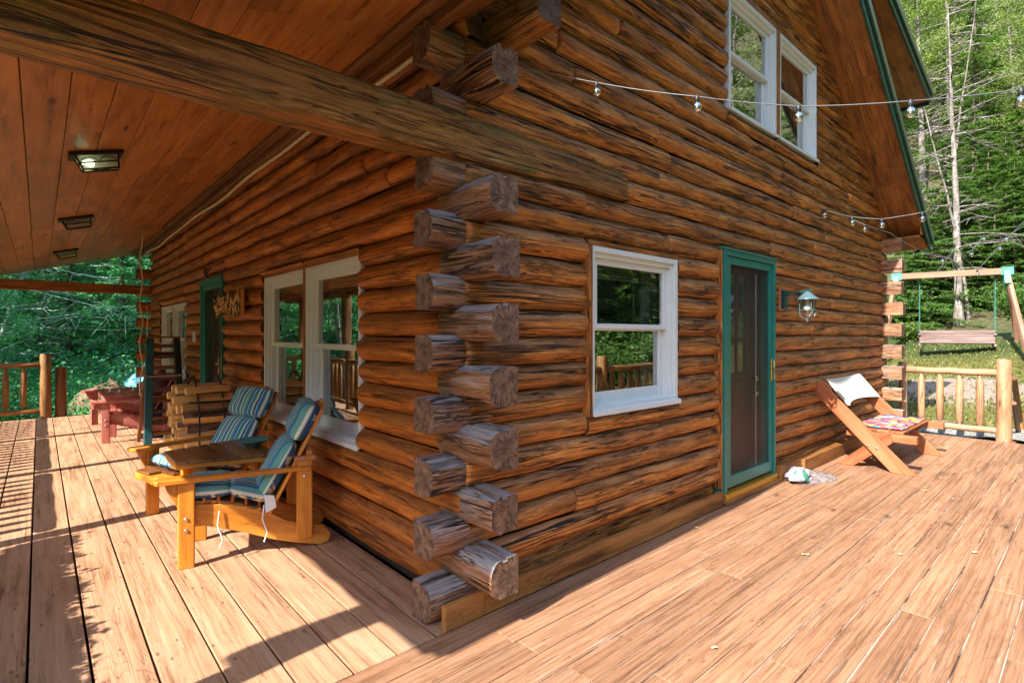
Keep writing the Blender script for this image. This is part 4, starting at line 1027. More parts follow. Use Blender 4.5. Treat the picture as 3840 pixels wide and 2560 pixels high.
# ---- firewood rack + splits
e=empty('firewood_rack',(1.31,6.45,0),'black iron hoop rack holding stacked split firewood','firewood rack')
for x in (-.10,.13):
    m=M(); m.tube([(x,-.36*math.cos(t*math.pi/16),.42+.60*math.sin(t*math.pi/16) if True else 0) for t in range(17)],.009,7)
    m.tube([(x,-.36,.42),(x,-.34,.12),(x,-.28,0)],.009,7); m.tube([(x,.36,.42),(x,.34,.12),(x,.28,0)],.009,7); m.build('hoop',W['black'],e)
m=M(); m.tube([(-.18,-.34,.09),(.2,-.34,.09)],.009,7); m.tube([(-.18,.34,.09),(.2,.34,.09)],.009,7); m.tube([(-.10,-.34,.09),(-.10,.34,.09)],.009,7); m.tube([(.13,-.34,.09),(.13,.34,.09)],.009,7); m.build('base_bar',W['black'],e)
def split_log(L,r,kind):
    m=M(); n=random.choice((3,4,4,5)); a0=random.random()*6
    pts=[(math.cos(a0+2*math.pi*i/n+random.uniform(-.25,.25))*r*random.uniform(.8,1.1),math.sin(a0+2*math.pi*i/n+random.uniform(-.2,.2))*r*random.uniform(.75,1.05)) for i in range(n)]
    nn=6;vs=[];ws=[];so=random.random()*20
    for i in range(nn+1):
        x=-L/2+L*i/nn; k=1+.12*noise.noise(Vector((x*6,so,0)))
        for (a,b) in pts: vs.append((x,a*k+.006*noise.noise(Vector((x*9,a*9+so,0))),b*k)); ws.append((x+so,a,b))
    for j in range(n):
        m.add([vs[i*n+q] for i in range(nn+1) for q in (j,(j+1)%n)],[(2*i,2*i+2,2*i+3,2*i+1) for i in range(nn)],[ws[i*n+q] for i in range(nn+1) for q in (j,(j+1)%n)],False,1 if (j==0 and kind) else 0)
    m.add(vs[:n],[tuple(range(n))],ws[:n]); m.add(vs[-n:],[tuple(range(n))[::-1]],ws[-n:])
    return m
protos=[]
cnt=0
for row in range(9):
    z=.14+row*.093; hw=.31 if row<8 else .27
    y=-hw
    while y<hw:
        r_=random.uniform(.045,.062)
        mm=split_log(random.uniform(.40,.50),r_,random.random()<.4)
        o=mm.build('firewood_log',[W['split'],W['bark']]); o.location=(1.30+random.uniform(-.05,.04),6.45+y+r_,z+random.uniform(-.01,.01)); o.rotation_euler=(0,random.uniform(-.03,.03),random.uniform(-.13,.13))
        tag(o,'split piece of pale firewood stacked in the black hoop rack','firewood','split firewood stacked in the iron rack'); y+=2*r_*.88; cnt+=1

# ---- X-leg bench at the right
e=empty('folding_bench',(7.4,1.7,0),'reddish plank bench with crossed legs and a white back pad by the front wall','bench')
def plank_yz(m,x,p0,p1,w,t=.038):
    m.beam((x,p0[0],p0[1]),(x,p1[0],p1[1]),t,w,up=(0,(p1[1]-p0[1])*-1,(p1[0]-p0[0])))
for si,x in enumerate((-.70,.66)):
    # long leg : slanted board with flat floor cut and shaped top
    m=M(); A=Vector((0,-.36,0));B=Vector((0,.42,.90)); d=(B-A).normalized(); n_=Vector((0,-d.z,d.y)); hw=.075
    pl=[Vector((x,A.y-.08,0)),Vector((x,A.y+.14,0)),Vector((x,B.y+.115,B.z-.10)),Vector((x,B.y+.08,B.z-.01)),Vector((x,B.y+.0,B.z+.02)),Vector((x,B.y-.06,B.z-.03)),Vector((x,B.y-.08,B.z-.10))]
    pl=[(p.x,p.y,p.z) for p in pl]
    m.prism(pl[::-1],(.038,0,0),grain=(0,d.y,d.z)); m.build('back_leg',W['bench'],e,bevel=.005)
    m=M(); m.prism([(x+.042,.30,0),(x+.042,.14,0),(x+.042,-.30,.37),(x+.042,-.20,.42),(x+.042,-.13,.40)][::-1],(.038,0,0),grain=(0,-.8,.6)); m.build('front_leg',W['bench'],e,bevel=.005)
    m=M(); m.box((x+.0,-.44,.325),(x+.09,-.22,.405)); m.box((x+.082,-.25,.33),(x+.12,.22,.395)); m.build('seat_rail',W['bench'],e,bevel=.004)
    m=M()
    for yy,zz in ((-.085,.255),(-.16,.235)): m.lathe((x-.001,yy+.07,zz-.0),[(.013,0),(.013,.004),(.007,.007),(.001,.007)],10,axis=(-1,0,0))
    m.build('bolt',W['metalbolt'],e)
m=M()
for i in range(4): m.box((-.58,-.30+.125*i,.400),(.66,-.185+.125*i,.42))
m.box((-.6,-.02,.20),(.66,.02,.25))
m.build('seat',W['bench'],e,bevel=.003)
m=M(); nx_=24;nz=8;vs=[]
for s in (0,1):
    for i in range(nx_+1):
        for j in range(nz+1):
            a=-1+2*i/nx_; b=-1+2*j/nz
            hh=.14-.02*(1-a*a)
            x=.06+a*.61; z=.80+b*hh; y=.31+.07*(1-a*a)+(.0 if s else .03)+.80*(z-.8)
            vs.append((x,y,z))
q=(nx_+1)*(nz+1)
fs=[(i*(nz+1)+j,(i+1)*(nz+1)+j,(i+1)*(nz+1)+j+1,i*(nz+1)+j+1) for i in range(nx_) for j in range(nz)]
m.add(vs[:q],fs,smooth=True); m.add(vs[q:],[f[::-1] for f in fs],smooth=True)
rim=[i*(nz+1) for i in range(nx_+1)]+[nx_*(nz+1)+j for j in range(nz+1)]+[i*(nz+1)+nz for i in range(nx_,-1,-1)]+[j for j in range(nz,-1,-1)]
for a,b in zip(rim,rim[1:]):
    if a!=b: m.add([vs[a],vs[b],vs[q+b],vs[q+a]],[(0,1,2,3)])
m.build('back_pad',W['canvas'],e)
def clothmesh(name,x0,x1,y0,y1,z,mat,amp=.008,n=18,drop=0):
    m=M();vs=[]
    for i in range(n+1):
        for j in range(n+1):
            x=x0+(x1-x0)*i/n;y=y0+(y1-y0)*j/n
            x+=.02*noise.noise(Vector((y*5,i*.1,1))); y+=.02*noise.noise(Vector((x*5,j*.1,2)))
            vs.append((x,y,z+.006+amp*(noise.noise(Vector((x*9,y*9,3)))+.8)))
    top=[(i*(n+1)+j,(i+1)*(n+1)+j,(i+1)*(n+1)+j+1,i*(n+1)+j+1) for i in range(n) for j in range(n)]
    m.add(vs,top,smooth=True)
    o=m.build(name,mat); s=o.modifiers.new('t','SOLIDIFY'); s.thickness=.006; s.offset=-1
    return o
tag(clothmesh('seat_blanket',6.9,8.08,1.42,1.87,.422,W['cloth'],.014),'brightly coloured patterned cloth spread over the plank bench seat','blanket')
# ---- doormat and bag
def ringmat():
    m=M(); n=28; k=10; vs=[]
    for i in range(n):
        t=2*math.pi*i/n; sx=math.copysign(abs(math.cos(t))**.45,math.cos(t)); sy=math.copysign(abs(math.sin(t))**.45,math.sin(t))
        for j in range(k):
            r=1-j/(k-1); z=.028 if j>0 else 0.0
            z+= .010*math.sin(r*16)+.006*noise.noise(Vector((sx*r*4,sy*r*4,0))) if j>0 else 0
            vs.append((sx*.27*r,sy*.17*r,max(0.002,z)))
    m.add(vs,[(i*k+j,((i+1)%n)*k+j,((i+1)%n)*k+j+1,i*k+j+1) for i in range(n) for j in range(k-1)],smooth=True)
    return m
o=ringmat().build('door_mat',W['mat']); o.location=(5.80,1.98,.002); o.rotation_euler=(0,0,-.35); tag(o,'worn grey ridged mat lying beside the front door','mat')
m=M(); vs=[];n=22
for i in range(n+1):
    for j in range(n):
        t=2*math.pi*j/n; ph=math.pi/2*i/n
        r=.13*(1+.35*noise.noise(Vector((math.cos(t)*1.5,math.sin(t)*1.5,i*.12)))+.12*noise.noise(Vector((math.cos(t)*5,math.sin(t)*5,i*.5))))
        vs.append((1.15*r*math.cos(t)*math.cos(ph)**.7 if ph<1.57 else 0,.8*r*math.sin(t)*max(0,math.cos(ph))**.7,.10*math.sin(ph)*(1+.25*noise.noise(Vector((t,i*.3,1))))))
m.add(vs,[(i*n+j,i*n+(j+1)%n,(i+1)*n+(j+1)%n,(i+1)*n+j) for i in range(n) for j in range(n)],smooth=False)
o=m.build('plastic_bag',W['plastic']); o.location=(5.62,2.00,.034); tag(o,'crumpled green and white plastic bag resting on the grey mat','bag')

# ================================================================= RAILINGS
def railing(loc,label,segs,mat,posts,base=0.,bal=.25,group=None,endmat=None,prd=.075):
    """segs: list of (p0,p1) ground points; posts list of points"""
    L0=Vector(loc); e=empty('log_railing',loc,label,'railing',group)
    for p in posts:
        h=p[3] if len(p)>3 else 1.10
        m=M(); q=Vector(p[:3])-L0; r=p[4] if len(p)>4 else prd
        m.tube([q+Vector((0,0,-.12+base)),q+Vector((0,0,.4)),q+Vector((0,0,h-.02)),q+Vector((0,0,h))],[r*1.03,r,r*.97,r*.86],14,jit=.08); m.build('post',mat,e)
    for a,b in segs:
        a=Vector(a)-L0;b=Vector(b)-L0; L=(b-a).length; d=(b-a)/L; Z=Vector((0,0,1))
        for z,r in ((.93,.050),(.13,.045)):
            m=M(); m.tube([a+Z*z,a+d*.05+Z*z]+[a+d*(.05+(L-.1)*i/8)+Z*(z+.004*math.sin(i*2.)) for i in range(1,8)]+[b-d*.05+Z*z,b+Z*z],[r*.5,r]+[r]*7+[r,r*.5],14,jit=.1); m.build('rail',mat,e)
        n=max(2,int(round(L/bal))); 
        for i in range(1,n):
            p=a+d*(L*i/n); m=M(); r=.045
            m.tube([p+Z*.16,p+Z*.20,p+Z*.225,p+Z*.5,p+Z*.80,p+Z*.83,p+Z*.895],[.018,.020,r,r*1.02,r,.030,.018],12,jit=.1); m.build('baluster',mat,e)
    return e
railing((9.86,1.45,0),'sunlit pale log railing at the right end of the deck beside the bench',[((9.86,2.02,0),(9.86,.92,0))],W['rail'],[(9.86,2.03,0,1.05,.055),(9.86,.89,0,1.12,.085)],bal=.225)
railing((-.6,12.35,0),'brown log railing across the far end of the porch',[((-1.1,12.35,0),(.02,12.35,0))],W['raild'],[(.08,12.35,0,1.12,.08)],bal=.225)
m=M(); m.tube([(.29,12.42,-.5),(.29,12.42,.88)],[.09,.08],12,jit=.08); tag(m.build('stair_post',W['slat']),'dark reddish post beside the far railing opening','post')
for i,(ya,yb) in enumerate(((2.4,4.92),(5.12,7.3),(7.5,9.8),(10.0,12.2))):
    railing((-1.0,(ya+yb)/2,0),('nearest','second','third','last')[i]+' bay of log railing along the outer edge of the porch',[((-1.0,ya,0),(-1.0,yb,0))],W['raild'],[],bal=.19,group='outer porch railings')
fx=[1.7,4.05,6.4,8.75]
for i,(a,b) in enumerate(zip(fx,fx[1:])):
    railing(((a+b)/2,-.50,0),('left','middle','right')[i]+' bay of log railing along the front edge of the open deck',[((a,-.5,0),(b,-.5,0))],W['raild'],[(b,-.5,0,1.13,.08)]+([(a,-.5,0,1.13,.08)] if i==0 else []),bal=.235,group='front deck railings')
# stair with railing at the right end
e=empty('deck_stair',(9.9,.2,0),'short wooden stair with slanting rails leading off the deck','stair')
for yy in (.60,-.50):
    m=M(); m.tube([(.06,yy,.86),(.9,yy,.18)],.035,10,jit=.1); m.build('rail',W['slat'],e); m=M(); m.tube([(.06,yy,.52),(.9,yy,-.12)],.03,10,jit=.1); m.build('rail',W['slat'],e)
    m=M(); m.prism([(-.02,yy-.02,-.02),(.30,yy-.02,.02),(1.0,yy-.02,-.45),(.7,yy-.02,-.45)],(0,.04,0)); m.build('stringer',W['bench'],e)
    m=M(); m.tube([(.92,yy,-.3),(.92,yy,.30)],.05,10,jit=.1); m.build('post',W['raild'],e)
for i in range(2): m=M(); m.box((.02+.3*i,-.5,-.16-.14*i),(.30+.3*i,.6,-.12-.14*i)); m.build('tread',W['bench'],e,bevel=.003)

# added out-of-view planter; its leafy top throws the ragged shadow on the boards
e=empty('shadow_planter',(-1.0,3.65,0),'added leafy planter out of view, shading the near porch boards','planter')
m=M(); m.box((-.22,-1.15,.80),(-.07,1.1,.98)); m.build('box',W['slat'],e,bevel=.004)
def leaves(m,cs,size,mi=0,flat=.5):
    vs=[];fs=[]
    cs=np.asarray(cs); n=len(cs)
    a=rng.uniform(0,2*np.pi,n); tl=rng.uniform(-flat*1.5,flat*1.5,n); 
    sz=size*rng.uniform(.6,1.3,n)
    ux=np.stack([np.cos(a)*np.cos(tl),np.sin(a)*np.cos(tl),np.sin(tl)],1)
    b=rng.normal(size=(n,3)); b[:,2]*=.5/flat*.5; vv=np.cross(ux,b); vv/=np.linalg.norm(vv,axis=1)[:,None]+1e-6
    return cs,ux*sz[:,None],vv*sz[:,None]*.55
def leaf_mesh(name,cs,size,mat,parent,flat=.5,dirs=None,wr=.5):
    cs=np.asarray(cs,dtype=float); n=len(cs)
    if dirs is None:
        a=rng.uniform(0,2*np.pi,n); tl=rng.uniform(-flat,flat,n); u=np.stack([np.cos(a)*np.cos(tl),np.sin(a)*np.cos(tl),np.sin(tl)],1)
    else: u=np.asarray(dirs)+rng.normal(size=(n,3))*.25; u/=np.linalg.norm(u,axis=1)[:,None]
    r=rng.normal(size=(n,3)); r[:,2]*=1+2*(1-flat); v=np.cross(u,r); v/=np.linalg.norm(v,axis=1)[:,None]+1e-6
    # v roughly horizontal so faces lie flat-ish
    hz=np.cross(u,np.array([0,0,1.])); hz/=np.linalg.norm(hz,axis=1)[:,None]+1e-6
    v=v*flat+hz*(1-flat)*np.sign(rng.normal(size=(n,1))); v/=np.linalg.norm(v,axis=1)[:,None]+1e-6
    s=size*rng.uniform(.55,1.35,n)[:,None]
    P=np.stack([cs-u*s*.5,cs+v*s*wr*.5+u*s*.05,cs+u*s*.5,cs-v*s*wr*.5+u*s*.05],1).reshape(-1,3)
    me=bpy.data.meshes.new(name); me.vertices.add(4*n); me.vertices.foreach_set('co',P.astype(np.float32).ravel())
    me.loops.add(4*n); me.loops.foreach_set('vertex_index',np.arange(4*n,dtype=np.int32))
    me.polygons.add(n); me.polygons.foreach_set('loop_start',np.arange(0,4*n,4,dtype=np.int32)); me.polygons.foreach_set('loop_total',np.full(n,4,dtype=np.int32))
    me.update(); me.validate(); me.materials.append(mat)
    o=bpy.data.objects.new(name,me); COL.objects.link(o)
    if parent: o.parent=parent
    return o
cs=[]
for i in range(9000):
    y=random.uniform(-1.3,1.25); hh=.20+.07*noise.noise(Vector((y*3.,0,0)))+.03*noise.noise(Vector((y*9.,0,4)))
    cs.append((-.14+random.gauss(0,.05),y,.93+random.random()**.8*hh))
leaf_mesh('shadow_foliage',cs,.06,W['leaf'],e,.8)

# ================================================================= SWING
e=empty('swing_set',px(2065,905,16.)[:2]+(terrain(*px(2065,905,16.)[:2]),),'timber A-frame swing set with green metal brackets on the lawn','swing set')
o0=Vector(e.location)
a=Vector(px(2058,637,16.));b=Vector(px(2312,619,14.5)); a.z=b.z=3.2
d=(b-a).normalized(); sd=Vector((-d.y,d.x,0))
m=M(); m.beam(a-o0,b-o0,.14,.17); m.build('beam',W['swingb'],e,bevel=.006)
for P,s in ((a,-1),(b,1)):
    for q in (-1,1):
        f=P+sd*(1.15*q)+d*(.35*s); f.z=terrain(f.x,f.y)-.1
        m=M(); m.beam(P-o0+Vector((0,0,-.02)),f-o0,.09,.13); m.build('leg',W['swingb'],e,bevel=.006)
    m=M(); m.beam(P-o0-d*.12+Vector((0,0,.0)),P-o0+d*.14,.19,.22); m.beam(P-o0+Vector((0,0,.02)),P-o0+sd*.22+Vector((0,0,-.38)),.13,.16); m.beam(P-o0+Vector((0,0,.02)),P-o0-sd*.22+Vector((0,0,-.38)),.13,.16); m.build('bracket',W['chain'],e,bevel=.006)
A=Vector(px(2112,785,15.75)); B=Vector(px(2286,785,14.72)); A.z=B.z=1.22
e=empty('swing_bench',(A+B)/2,'slatted grey-brown bench hanging from chains on the lawn swing','swing')
o0=Vector(e.location); dd=(B-A).normalized(); out=Vector((-dd.y,dd.x,0)); 
if out.dot(Vector((-1,0,0)))<0: out=-out     # toward the viewer
m=M()
for i in range(6): 
    c0=A-o0+out*(.0-.02*i+.02)+Vector((0,0,.02+.062*i)); c1=B-o0+out*(.0-.02*i+.02)+Vector((0,0,.02+.062*i)); m.beam(c0,c1,.018,.05)
m.build('backrest',W['swing'],e,bevel=.003)
m=M()
for i in range(5): m.beam(A-o0-out*(.08+.09*i)+Vector((0,0,-.02)),B-o0-out*(.08+.09*i)+Vector((0,0,-.02)),.075,.02)
m.build('seat',W['swing'],e,bevel=.003)
for P,s in ((A,1),(B,-1)):
    m=M(); m.beam(P-o0+out*.05+Vector((0,0,.24)),P-o0-out*.5+Vector((0,0,.24)),.07,.03); m.beam(P-o0+out*.04+Vector((0,0,-.06)),P-o0-out*.5+Vector((0,0,-.06)),.05,.06); m.beam(P-o0-out*.42+Vector((0,0,-.06)),P-o0-out*.42+Vector((0,0,.24)),.04,.05); m.build('armrest',W['swing'],e,bevel=.003)
for P in (A,B):
    for q in (.04,-.42):
        m=M(); p0=P-o0+out*q+Vector((0,0,.26)); p1=P-o0+Vector((0,0,3.12-o0.z)); p1-=out*.02; L=(p1-p0).length; n=int(L/.045)
        for i in range(n):
            c=p0.lerp(p1,(i+.5)/n); k=Vector((1,0,0)) if i%2 else Vector((0,1,0)); dv=(p1-p0).normalized()
            m.tube([c+dv*(.026*math.cos(t*math.pi/3))+k*(.013*math.sin(t*math.pi/3)) for t in range(7)],.0055,4,cap=False)
        m.build('chain',W['chain'],e)

# ================================================================= TREES
def trunk_mesh(m,h,r,lean=(0,0),n=14,mi=0,base=0.):
    pts=[(lean[0]*(i/n)**1.3*h+.05*noise.noise(Vector((i*.6,r*9,0))),lean[1]*(i/n)**1.3*h+.05*noise.noise(Vector((i*.6,r*9,5))),base+h*i/n) for i in range(n+1)]
    m.tube(pts,[r*(1.35 if i==0 else 1)*(1-.88*i/n) for i in range(n+1)],10,jit=.12); return pts
def conifer(h=13.,r=.17,lo=1.,spread=2.6,dens=1.,leaf=W['needle'],bark=W['trunkd'],seed=0,size=.11):
    random.seed(seed); e=bpy.data.objects.new('conifer',None); COL.objects.link(e)
    m=M(); pts=trunk_mesh(m,h,r); 
    cs=[];ds=[]; z=lo
    while z<h*.985:
        f=(z-lo)/(h-lo); L0=spread*(1-f)**.8*(.75+.3*math.sin(z*2.1))+.15
        for b in range(random.choice((3,4,5))):
            a=random.random()*6.283; L=L0*random.uniform(.6,1.15); dr=random.uniform(-.30,.12)-.12*(1-f)
            px_,py_=pts[min(13,int(z/h*14))][:2]
            q=[]
            for i in range(5):
                t=i/4; q.append((px_+math.cos(a)*L*t,py_+math.sin(a)*L*t,z+L*t*dr+.10*L*math.sin(t*2.5)))
            m.tube(q,[.022*(1-f*.6)*(1-.8*i/4)+.004 for i in range(5)],5,cap=False)
            nn=int(150*L*dens)
            for k in range(nn):
                t=random.random()**.75; w=.34*L*math.sin(min(1,t*1.15)*math.pi*.85+.25)*.9
                o_=random.uniform(-1,1)*w; x=px_+math.cos(a)*L*t-math.sin(a)*o_; y=py_+math.sin(a)*L*t+math.cos(a)*o_
                cs.append((x,y,z+L*t*dr+.10*L*math.sin(t*2.5)-abs(o_)*.22+random.gauss(0,.035)))
                sg=1 if o_>0 else -1
                ds.append((math.cos(a)*.7-math.sin(a)*sg*.6,math.sin(a)*.7+math.cos(a)*sg*.6,-.25))
        z+=random.uniform(.16,.34)*(1+.4*(1-dens))
    m.build('trunk',bark,e); leaf_mesh('crown',cs,size,leaf,e,.35,ds,.5)
    return e
def broadleaf(h=10.,r=.14,lo=2.5,spread=3.,leaf=W['leaf'],bark=W['trunk'],seed=0,clumps=60,per=190,size=.10,bare=10):
    random.seed(seed); e=bpy.data.objects.new('broadleaf_tree',None); COL.objects.link(e)
    m=M(); pts=trunk_mesh(m,h,r,(random.uniform(-.08,.08),random.uniform(-.08,.08))); cs=[]
    for b in range(clumps):
        z=lo+(h-lo)*random.random(); f=(z-lo)/(h-lo); a=random.random()*6.283; L=spread*(.35+.65*random.random())*(1-.55*f)
        p=pts[min(13,int(z/h*14))]; up=random.uniform(.05,.6)
        q=[(p[0]+math.cos(a)*L*t,p[1]+math.sin(a)*L*t,z+L*up*t-.1*t*t) for t in (0,.3,.65,1)]
        m.tube(q,[.028*(1-f*.5),.018,.011,.004],5,cap=False)
        c=q[-1]; rr=random.uniform(.3,.62)
        for k in range(per):
            t=random.random()
            if t<.7: cs.append((c[0]+random.gauss(0,rr*.6),c[1]+random.gauss(0,rr*.6),c[2]+random.gauss(0,rr*.32)))
            else:
                tt=random.random(); cs.append((q[1][0]+(c[0]-q[1][0])*tt+random.gauss(0,.14),q[1][1]+(c[1]-q[1][1])*tt+random.gauss(0,.14),q[1][2]+(c[2]-q[1][2])*tt+random.gauss(0,.1)))
    for b in range(bare):
        z=random.uniform(.1,.9)*h; p=pts[min(13,int(z/h*14))]; a=random.random()*6.283; L=random.uniform(.8,2.6)*(1-.5*z/h)
        m.tube([(p[0]+math.cos(a+.15*t)*L*t,p[1]+math.sin(a+.15*t)*L*t,z+L*.25*t*t+.05*math.sin(t*7)) for t in (0,.25,.5,.75,1)],[.024,.017,.012,.008,.003],5,cap=False)
    m.build('trunk',bark,e); leaf_mesh('crown',cs,size,leaf,e,.8,None,.62)
    return e
def deadtree(h=9.,r=.10,seed=0,lean=(.1,0),n=60,bark=W['deadwood'],span=3.,lo=.6,droop=-.05):
    random.seed(seed); e=bpy.data.objects.new('bare_tree',None); COL.objects.link(e)
    m=M(); pts=trunk_mesh(m,h,r,lean)
    m.build('trunk',bark,e); m=M()
    for b in range(n):
        z=lo+(h-lo)*random.random()**.9; p=Vector(pts[min(13,int(z/h*14))]); a=random.random()*6.283; L=span*random.uniform(.4,1)*(1-.6*z/h); p.z=z
        q=[p]; d=Vector((math.cos(a),math.sin(a),random.uniform(-.15,.35)))
        for i in range(7):
            d=(d+Vector((random.uniform(-.18,.18),random.uniform(-.18,.18),random.uniform(-.12,.12)+droop))).normalized(); q.append(q[-1]+d*L/7)
        m.tube(q,[.022*(1-i/8)+.003 for i in range(8)],5,cap=False)
        for s in range(7):
            k=random.randint(2,7); p2=q[k]; d2=(d+Vector((random.uniform(-.9,.9),random.uniform(-.9,.9),random.uniform(-.5,.5)))).normalized(); l2=L*random.uniform(.12,.4)
            m.tube([p2,p2+d2*l2*.5+Vector((0,0,.02)),p2+d2*l2+Vector((0,0,random.uniform(-.08,.08)))],[.008,.005,.002],4,cap=False)
    m.build('branches',bark,e)
    return e
def shrub(seed,leaf,h=1.2,w=1.2,n=2600,size=.09):
    random.seed(seed); e=bpy.data.objects.new('shrub',None); COL.objects.link(e); m=M();cs=[]
    for b in range(16):
        a=random.random()*6.283; L=w*random.uniform(.3,1); hh=h*random.uniform(.4,1)
        q=[(0,0,0),(math.cos(a)*L*.3,math.sin(a)*L*.3,hh*.5),(math.cos(a)*L*.75,math.sin(a)*L*.75,hh*.9)]; m.tube(q,[.015,.01,.004],5,cap=False)
        for k in range(n//16):
            t=random.random(); cs.append((q[2][0]*t*1.15+random.gauss(0,.15*w),q[2][1]*t*1.15+random.gauss(0,.15*w),max(.02,q[2][2]*t**.7+random.gauss(0,.12*h))))
    m.build('stems',W['trunkd'],e); leaf_mesh('leaves',cs,size,leaf,e,.6,None,.6); return e
used=set()
def place(proto,x,y,label,cat='tree',group=None,s=1.,rz=None,z=None,name=None):
    if proto.name not in used: used.add(proto.name); e=proto
    else: e=copy_tree(proto)
    e.location=(x,y,(terrain(x,y)-.1) if z is None else z); e.rotation_euler=(0,0,random.random()*6.28 if rz is None else rz); e.scale=(s,s,s)
    tag(e,label,cat,group); return e
C1=conifer(13,.17,.5,2.7,1.,seed=1); C2=conifer(15,.2,1.6,2.9,.9,seed=2,leaf=W['needle']); C3=conifer(7.5,.1,.15,2.2,1.15,seed=3,size=.10)
CT=conifer(9,.13,.2,2.4,1.,leaf=W['tealleaf'],seed=7,size=.10)
B1=broadleaf(11,.13,2.2,2.9,seed=4,leaf=W['pale'],clumps=62); B2=broadleaf(13,.16,3.,3.3,seed=5,clumps=80,leaf=W['leaf'],per=170); BT=broadleaf(9,.12,.8,2.8,seed=6,leaf=W['tealleaf'],clumps=80,per=200,size=.09,bare=14)
D1=deadtree(11,.13,11,(.03,.02),55,W['trunk'],3.2,1.5); D2=deadtree(9,.055,12,(.16,-.05),26,W['trunk'],1.8,1.5); DL=deadtree(8,.10,13,(.32,.1),55,W['deadwood'],4.6,.5,-.02); DL2=deadtree(7,.08,17,(.25,.15),55,W['deadwood'],4.6,.4,-.01)
SH=shrub(21,W['needle']); ST=shrub(22,W['tealleaf'],1.5,1.5); SL=shrub(23,W['leaf'],.8,1.)
def at(x,d): 
    p=px(x,768,d); return p[0],p[1]
random.seed(77)
# --- right-hand bank (distinct trees)
x,y=at(2203,17.6); place(D1,x,y,'tall straight grey-barked tree behind the lawn swing with bare lower limbs',rz=.4)
x,y=at(2226,17.8); place(D2,x,y,'thin pale leaning sapling beside the tall grey-barked tree',rz=2.2)
x,y=at(2180,24.); place(D2,x,y,'slender pale trunk just left of the tall grey-barked tree',rz=4.2,s=1.2)
x,y=at(2140,18.2); place(C3,x,y,'bushy young hemlock left of the grey trunk behind the swing',s=.66)
x,y=at(2098,18.5); place(C3,x,y,'young hemlock beside the far cabin corner',s=.55,rz=2.)
x,y=at(2172,20.); place(C3,x,y,'dark hemlock filling the gap behind the swing seat',s=.95,rz=3.)
x,y=at(2330,18.5); place(C3,x,y,'bright hemlock at the right edge behind the swing frame',s=.62,rz=5.)
x,y=at(2290,24.5); place(C3,x,y,'dark hemlock behind the right swing post',s=.9,rz=1.)
x,y=at(2250,29.); place(B1,x,y,'grey-green broadleaf tree high on the bank right of the grey trunk',s=1.1)
x,y=at(2120,27.); place(B2,x,y,'yellow-green broadleaf tree above the roof corner',s=1.05)
x,y=at(2400,22.); place(B2,x,y,'yellow-green tree at the right edge of the view',s=.8)
x,y=at(2160,34.); place(C1,x,y,'tall evergreen high on the slope beyond the roof corner',s=1.3)
for (u,d,s,pr) in ((2110,19,.6,C3),(2160,19.5,.55,C3),(2250,19.,.6,C3),(2285,18.6,.55,C3),(2310,19.4,.7,C3),(2355,18.3,.6,C3),(2215,20.,.6,C3),(2085,20.,.7,C3),(2235,22,.8,C3),(2270,21,.75,C3),(2340,21,.8,C3),(2380,20,.8,C3),(2040,25,1.,C1),(1990,30,1.2,C2),(2210,36,1.35,B1),(2300,33,1.3,B2),(2370,30,1.2,C2),(2080,38,1.4,B1),(2260,42,1.5,C1),(2340,42,1.5,B1),(2160,46,1.6,B2),(2220,52,1.7,C2),(2300,54,1.8,B1),(2110,54,1.8,C1),(2370,52,1.8,B2),(2440,34,1.3,C1),(2180,29,1.0,B1),(2060,46,1.6,B2),(2340,25,.8,B1),(2240,24,.75,C2),(2150,62,2.,B1),(2250,64,2.,B2),(2350,64,2.,C1),(2060,62,2.,C2),(2420,46,1.7,B2),(2480,60,2.1,B1),
                   (2195,31,1.0,C2),(2275,37,1.2,C2),(2330,48,1.6,B2),(2130,42,1.5,B1)):
    x,y=at(u,d); place(pr,x,y,'one of the trees crowding the wooded bank behind the swing','tree','trees on the wooded bank behind the swing',s=s)
for (u,d) in ((2095,17.5),(2150,18.5),(2300,18.),(2350,17.),(2250,19.5),(2205,19.3),(2380,19),(2060,19),(2120,20.5),(2165,21),(2230,21.5),(2275,21),(2320,21.5),(2190,22.5),(2250,23),(2345,23),(2300,25),(2130,23.5),(2210,26),(2270,27)):
    x,y=at(u,d); place(random.choice((SL,SH,SH)),x,y,'low green shrub at the foot of the wooded bank','shrub','shrubs at the foot of the bank',s=random.uniform(.6,1.3))
# --- beyond the porch end (left)
x,y=at(-45,13.5); place(DL,x,y,'leaning pale bare tree with many dry branches beyond the porch railing',rz=-1.0,z=-.8,s=.85)
x,y=at(20,14.5); place(DL2,x,y,'second bare pale-limbed tree standing farther beyond the porch',rz=-.6,z=-.8)
for (u,d,s,pr) in ((-240,13,.7,CT),(-100,16,.9,BT),(10,15.5,.75,CT),(90,16.5,.95,BT),(160,15,.75,CT),(220,17,.95,BT),(280,15,.8,CT),(345,16.5,.9,BT),(420,18,1.,CT),(-170,20,1.1,BT),(50,19.5,1.2,CT),(130,20,1.25,BT),(200,21,1.3,CT),(270,21,1.3,BT),(330,22,1.3,CT),(-40,21,1.2,CT),(400,24,1.5,BT),(80,25,1.7,CT),(180,26,1.8,BT),(300,27,1.8,CT),(0,26,1.7,BT),(240,32,2.1,CT),(110,33,2.2,BT),(340,33,2.2,BT),(-100,28,1.8,CT)):
    x,y=at(u,d); place(pr,x,y,'one of the green trees filling the woods beyond the porch end','tree','woods beyond the porch end',s=s,z=-.8+max(0,d-16)*.25)
